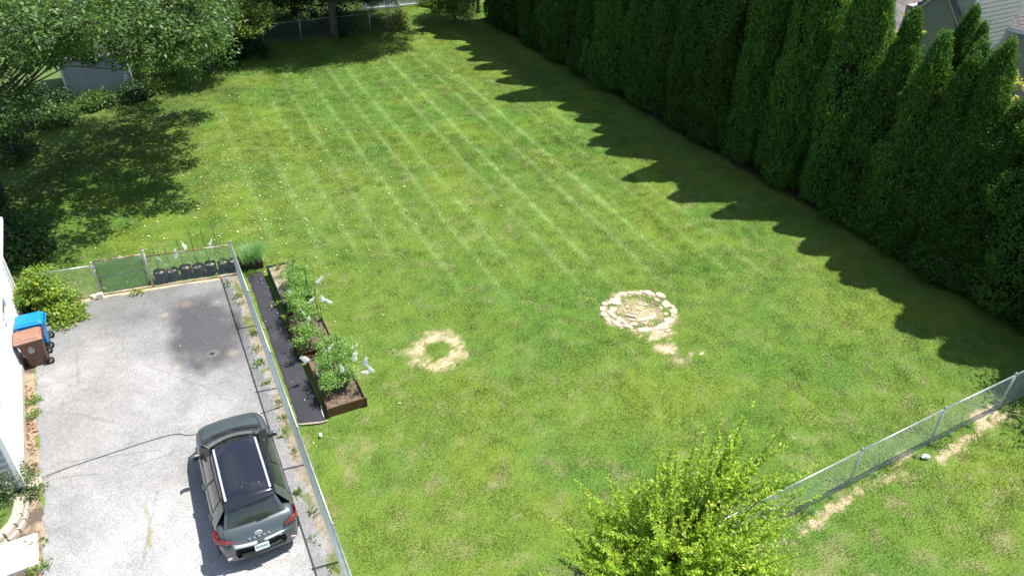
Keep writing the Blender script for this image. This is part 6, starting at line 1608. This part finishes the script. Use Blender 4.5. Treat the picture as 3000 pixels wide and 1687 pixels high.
# side walls of the glasshouse
for sx in (1, -1):
    a, b, c, d = (sx * 0.80, -1.06, 1.055), (sx * 0.785, 1.56, 1.0), (sx * 0.545, -1.03, 1.47), (sx * 0.565, 0.93, 1.49)
    if sx == 1: pa = (a, b, c, d)
    else: pa = (b, a, d, c)
    patch('pillar_frame', M['car_black'], *pa, 0.025)
    for (u0, u1) in ((0.17, 0.47), (0.50, 0.86)):
        U0, U1 = (u0, u1) if sx == 1 else (1 - u1, 1 - u0)
        patch('side_window', M['car_glass'], *pa, 0.025, off=0.006, u0=U0, u1=U1, v0=0.10, v1=0.88)
    # body-coloured rear pillar
    patch('rear_pillar', M['paint'], *pa, 0.025, off=0.008, u0=(0.0 if sx == 1 else 0.85), u1=(0.15 if sx == 1 else 1.0), v0=0.0, v1=0.96)
    # body-coloured lower window sill strip
    # roof rail
    rl = MB()
    path = [(sx * 0.478, -0.84, roof_z(0.478, -0.84) + 0.006), (sx * 0.478, -0.78, roof_z(0.478, -0.78) + 0.036), (sx * 0.476, 0.0, roof_z(0.476, 0) + 0.036), (sx * 0.472, 0.76, roof_z(0.472, .76) + 0.034), (sx * 0.470, 0.84, roof_z(0.47, .84) + 0.004)]
    for p, q in zip(path[:-1], path[1:]): 
        d_ = Vector(q) - Vector(p)
        rl.box((Vector(p) + Vector(q)) / 2, (0.046, d_.length + 0.008, 0.022), tilt=Matrix.Rotation(math.atan2(d_.z, d_.y), 3, 'X'))
    rl.build('roof_rail', M['silver'], CAR, bevel=0.004)
    # mirror
    mr = MB()
    prof = [(0.0, 0.0, 0.085), (0.03, 0.02, 0.095), (0.10, 0.03, 0.08), (0.15, 0.0, 0.045)]
    mo = MB(); ring_ = []
    for (dx, dy, hz) in ((0.0, 0.0, 0.055), (0.035, 0.005, 0.075), (0.12, 0.0, 0.075), (0.175, -0.03, 0.055), (0.195, -0.05, 0.02)):
        ring_.append([(sx * (0.825 + dx), 1.28 + dy + 0.065 * math.cos(t_), 1.015 + hz * math.sin(t_)) for t_ in np.linspace(0, 2 * math.pi, 11)])
    mo = grid_mesh(ring_); k_ = 11
    mo.f.append(tuple(range(4 * k_, 5 * k_ - 1)))
    mob = mo.build('mirror', M['paint'], CAR, True)
    MB().box((sx * 0.92, 1.222, 1.015), (0.15, 0.012, 0.10)).build('mirror_glass', M['car_glass'], mob)
    MB().box((sx * 0.80, 1.28, 0.985), (0.10, 0.06, 0.04)).build('mirror_arm', M['car_black'], mob)
    # door handles
    for yy in (-0.55, 0.40):
        hw, zt = bt(yy)
        MB().box((sx * (hw + 0.008), yy, 0.86), (0.03, 0.17, 0.028)).build('door_handle', M['paint'], CAR, bevel=0.006)
    # tail light: wraps the corner
    tl = [(sx * 0.855, -1.06, 0.99), (sx * 0.872, -1.22, 0.965), (sx * 0.845, -1.345, 0.945), (sx * 0.70, -1.435, 0.93), (sx * 0.56, -1.475, 0.915)]
    hh_ = (0.02, 0.05, 0.06, 0.05, 0.03)
    tr_ = [[(p[0] * 1.012, p[1] - 0.012, p[2] + h_) for p, h_ in zip(tl, hh_)], [(p[0] * 1.02, p[1] - 0.03, p[2]) for p in tl], [(p[0] * 1.018, p[1] - 0.035, p[2] - h_) for p, h_ in zip(tl, hh_)], [(p[0] * 0.96, p[1] + 0.03, p[2] - h_ * 1.1) for p, h_ in zip(tl, hh_)]]
    tlo = grid_mesh(tr_).build('tail_light', M['tail'], CAR, True)
    tlo.modifiers.new('thickness', 'SOLIDIFY').thickness = 0.02
    # lower reflector
    MB().box((sx * 0.66, -1.525, 0.47), (0.17, 0.03, 0.055), -sx * 0.35).build('reflector', M['reflector'], CAR, bevel=0.006)
    # headlight strip at the front corner
    MB().box((sx * 0.70, 2.385, 0.80), (0.20, 0.05, 0.07), -sx * 0.55).build('headlight', M['silver'], CAR, bevel=0.01)
# rear glass and tailgate furniture
RB_L, RB_R, RT_L, RT_R = (0.665, -1.215, 1.055), (-0.665, -1.215, 1.055), (0.525, -0.995, 1.475), (-0.525, -0.995, 1.475)
patch('tailgate_frame', M['paint'], RB_L, RB_R, RT_L, RT_R, 0.02, bow=(0, -0.055, 0))
patch('rear_window', M['car_glass'], RB_L, RB_R, RT_L, RT_R, 0.02, off=0.007, u0=0.05, u1=0.95, v0=0.06, v1=0.90, bow=(0, -0.055, 0))
sp_ = []
for (y, z) in ((-0.93, 1.512), (-1.00, 1.504), (-1.075, 1.487), (-1.07, 1.465), (-0.98, 1.47)):
    sp_.append([(u * 0.535, y - 0.045 * (1 - u * u), z + 0.018 * (1 - u * u)) for u in np.linspace(-1, 1, 11)])
grid_mesh(sp_).build('spoiler', M['car_roof'], CAR, True)
MB().bar((0.03, -1.285, 1.085), (0.30, -1.262, 1.115), 0.011, 5).build('rear_wiper', M['car_black'], CAR)
# ribs pressed into the roof
rb = MB()
for x in (-0.27, -0.09, 0.09, 0.27):
    pts = [(x, y, roof_z(x, y) + 0.006) for y in np.linspace(-0.70, 0.30, 8)]
    rb.tube([(p[0], p[1], p[2] - 0.006) for p in pts], 0.02, 6)
    rb.tube([(x, 0.30, roof_z(x, .3) + .002), (x + 0.05, 0.31, roof_z(x, .3) + .002)], 0.012, 5)
rb.build('roof_rib', M['car_roof'], CAR, True)
an = MB(); an.box((0, -0.78, 1.552), (0.05, 0.13, 0.03), 0, 0.6)
ano = an.build('antenna', M['car_black'], CAR, bevel=0.008)
MB().bar((0, -0.82, 1.56), (0, -1.02, 1.64), 0.005, 5).build('whip', M['car_black'], ano)
# cowl, wipers
patch('cowl', M['car_black'], (-0.72, 1.60, 1.018), (0.72, 1.60, 1.018), (-0.70, 1.72, 1.026), (0.70, 1.72, 1.026), 0.0, off=0.008, bow=(0, 0.15, 0.0))
for x0, x1 in ((-0.45, 0.12), (0.05, 0.60)):
    MB().tube([(x0, 1.80 - 0.1 * abs(x0), 1.055), (x0 + 0.2, 1.74, 1.07), (x1, 1.64 - 0.08 * x1, 1.085)], 0.010, 5).build('wiper', M['car_black'], CAR)
# rear bumper: black insert, silver line, plate
bi = []
for z, yy in ((0.40, -1.600), (0.45, -1.612), (0.53, -1.618), (0.55, -1.612)):
    wv = 0.44 if z > 0.42 else 0.52
    bi.append([(u * (wv - (0.12 if z > 0.55 else 0)), yy + 0.05 * u * u, z) for u in np.linspace(-1, 1, 11)])
bio = grid_mesh(bi).build('bumper_insert', M['car_black'], CAR, True); bio.modifiers.new('thickness', 'SOLIDIFY').thickness = 0.03
for sx in (1, -1):
    sg_ = [[(sx * (0.075 + 0.475 * u), -1.600 + 0.075 * (0.14 + 0.86 * u) ** 2, z) for u in np.linspace(0, 1, 8)] for z in (0.735, 0.765)]
    sg_.append([(sx * (0.075 + 0.475 * u), -1.565 + 0.075 * (0.14 + 0.86 * u) ** 2, 0.785) for u in np.linspace(0, 1, 8)])
    so = grid_mesh(sg_).build('silver_strip', M['silver'], CAR, True); so.modifiers.new('thickness', 'SOLIDIFY').thickness = 0.02
pl0 = MB().box((0, 0, 0), (0.31, 0.012, 0.155)).build('licence_plate', M['plate'], CAR, bevel=0.004)
pl0.location = (0.0, -1.628, 0.635); pl0.rotation_euler = (R(-14), 0, 0)
MB().box((0, -0.004, -0.095), (0.30, 0.02, 0.03)).build('plate_frame', M['car_black'], pl0)
def text_obj(name, s, size, mat, parent, loc, rot, extrude=0.002, spacing=1.0, bold=0.0):
    cu = bpy.data.curves.new(name, 'FONT'); cu.body = s; cu.size = size; cu.align_x = 'CENTER'; cu.align_y = 'CENTER'; cu.extrude = extrude; cu.space_character = spacing; cu.offset = bold
    o = bpy.data.objects.new(name, cu); link(o, parent)
    o.location = loc; o.rotation_euler = rot
    dg = bpy.context.evaluated_depsgraph_get()
    me = bpy.data.meshes.new_from_object(o.evaluated_get(dg))
    bpy.data.objects.remove(o)
    o = mesh_obj(name, me, parent, loc); o.rotation_euler = rot
    me.materials.clear(); me.materials.append(mat)
    return o
text_obj('plate_number', '757DFC', 0.085, M['plate_ink'], pl0, (0, -0.0075, 0.0), (R(90), 0, 0), 0.001, 1.0, 0.0012)
# lettering and emblem lie on the sloping tailgate
tilt = R(52)
lt = 'VENUE'
for k, ch in enumerate(lt):
    x = (k - 2) * 0.105
    text_obj('letter', ch, 0.056, M['silver'], CAR, (x, -1.508 + 0.05 * (x / 0.8) ** 2 - 0.010, 0.862), (tilt, 0, 0), 0.006, 1.0, 0.0018)
em = MB()
for k in range(24):
    a0, a1 = 2 * math.pi * k / 24, 2 * math.pi * (k + 1) / 24
    em.add([(0.082 * math.cos(a0), 0.046 * math.sin(a0), 0), (0.066 * math.cos(a0), 0.034 * math.sin(a0), 0.004), (0.066 * math.cos(a1), 0.034 * math.sin(a1), 0.004), (0.082 * math.cos(a1), 0.046 * math.sin(a1), 0)], [(0, 1, 2, 3)])
em.add([(-0.040, -0.026, 0.003), (-0.022, -0.03, 0.003), (-0.012, 0.03, 0.003), (-0.030, 0.026, 0.003)], [(0, 1, 2, 3)])
em.add([(0.022, -0.026, 0.003), (0.040, -0.026, 0.003), (0.030, 0.03, 0.003), (0.012, 0.03, 0.003)], [(0, 1, 2, 3)])
em.add([(-0.02, -0.006, 0.004), (0.025, 0.0, 0.004), (0.022, 0.012, 0.004), (-0.018, 0.006, 0.004)], [(0, 1, 2, 3)])
emo = em.build('emblem', M['silver'], CAR); emo.location = (0, -1.475, 0.935); emo.rotation_euler = (tilt, 0, 0)
text_obj('badge', 'SEL', 0.036, M['silver'], CAR, (-0.53, -1.505, 0.800), (R(60), 0, -0.2), 0.004, 1.0, 0.001)
# wheels
for sx in (1, -1):
    for yy in (-0.74, 1.78):
        wh = MB().lathe([(0.20, -0.10), (0.30, -0.10), (0.325, -0.07), (0.325, 0.07), (0.30, 0.10), (0.20, 0.10)], 26, (sx * 0.775, yy, 0.325), 'X')
        wh.f = wh.f[:-2]
        wo_ = wh.build('wheel', M['rubber'], CAR, True)
        rm = MB()
        for k in range(5):
            a = k * 2 * math.pi / 5
            rm.bar((sx * 0.86, yy, 0.325), (sx * 0.86, yy + 0.2 * math.cos(a), 0.325 + 0.2 * math.sin(a)), 0.024, 5)
        rm.lathe([(0.19, -0.02), (0.21, -0.02), (0.21, 0.02), (0.19, 0.02)], 20, (sx * 0.86, yy, 0.325), 'X'); rm.f = [f for f in rm.f if len(f) < 15]
        rm.build('rim', M['silver'], wo_)
        ar = MB()
        ar.tube([(sx * 0.868, yy + 0.37 * math.cos(t_), 0.325 + 0.37 * math.sin(t_)) for t_ in np.linspace(-0.25, math.pi + 0.25, 16)], 0.028, 5)
        ar.build('wheel_arch', M['car_black'], CAR, True)
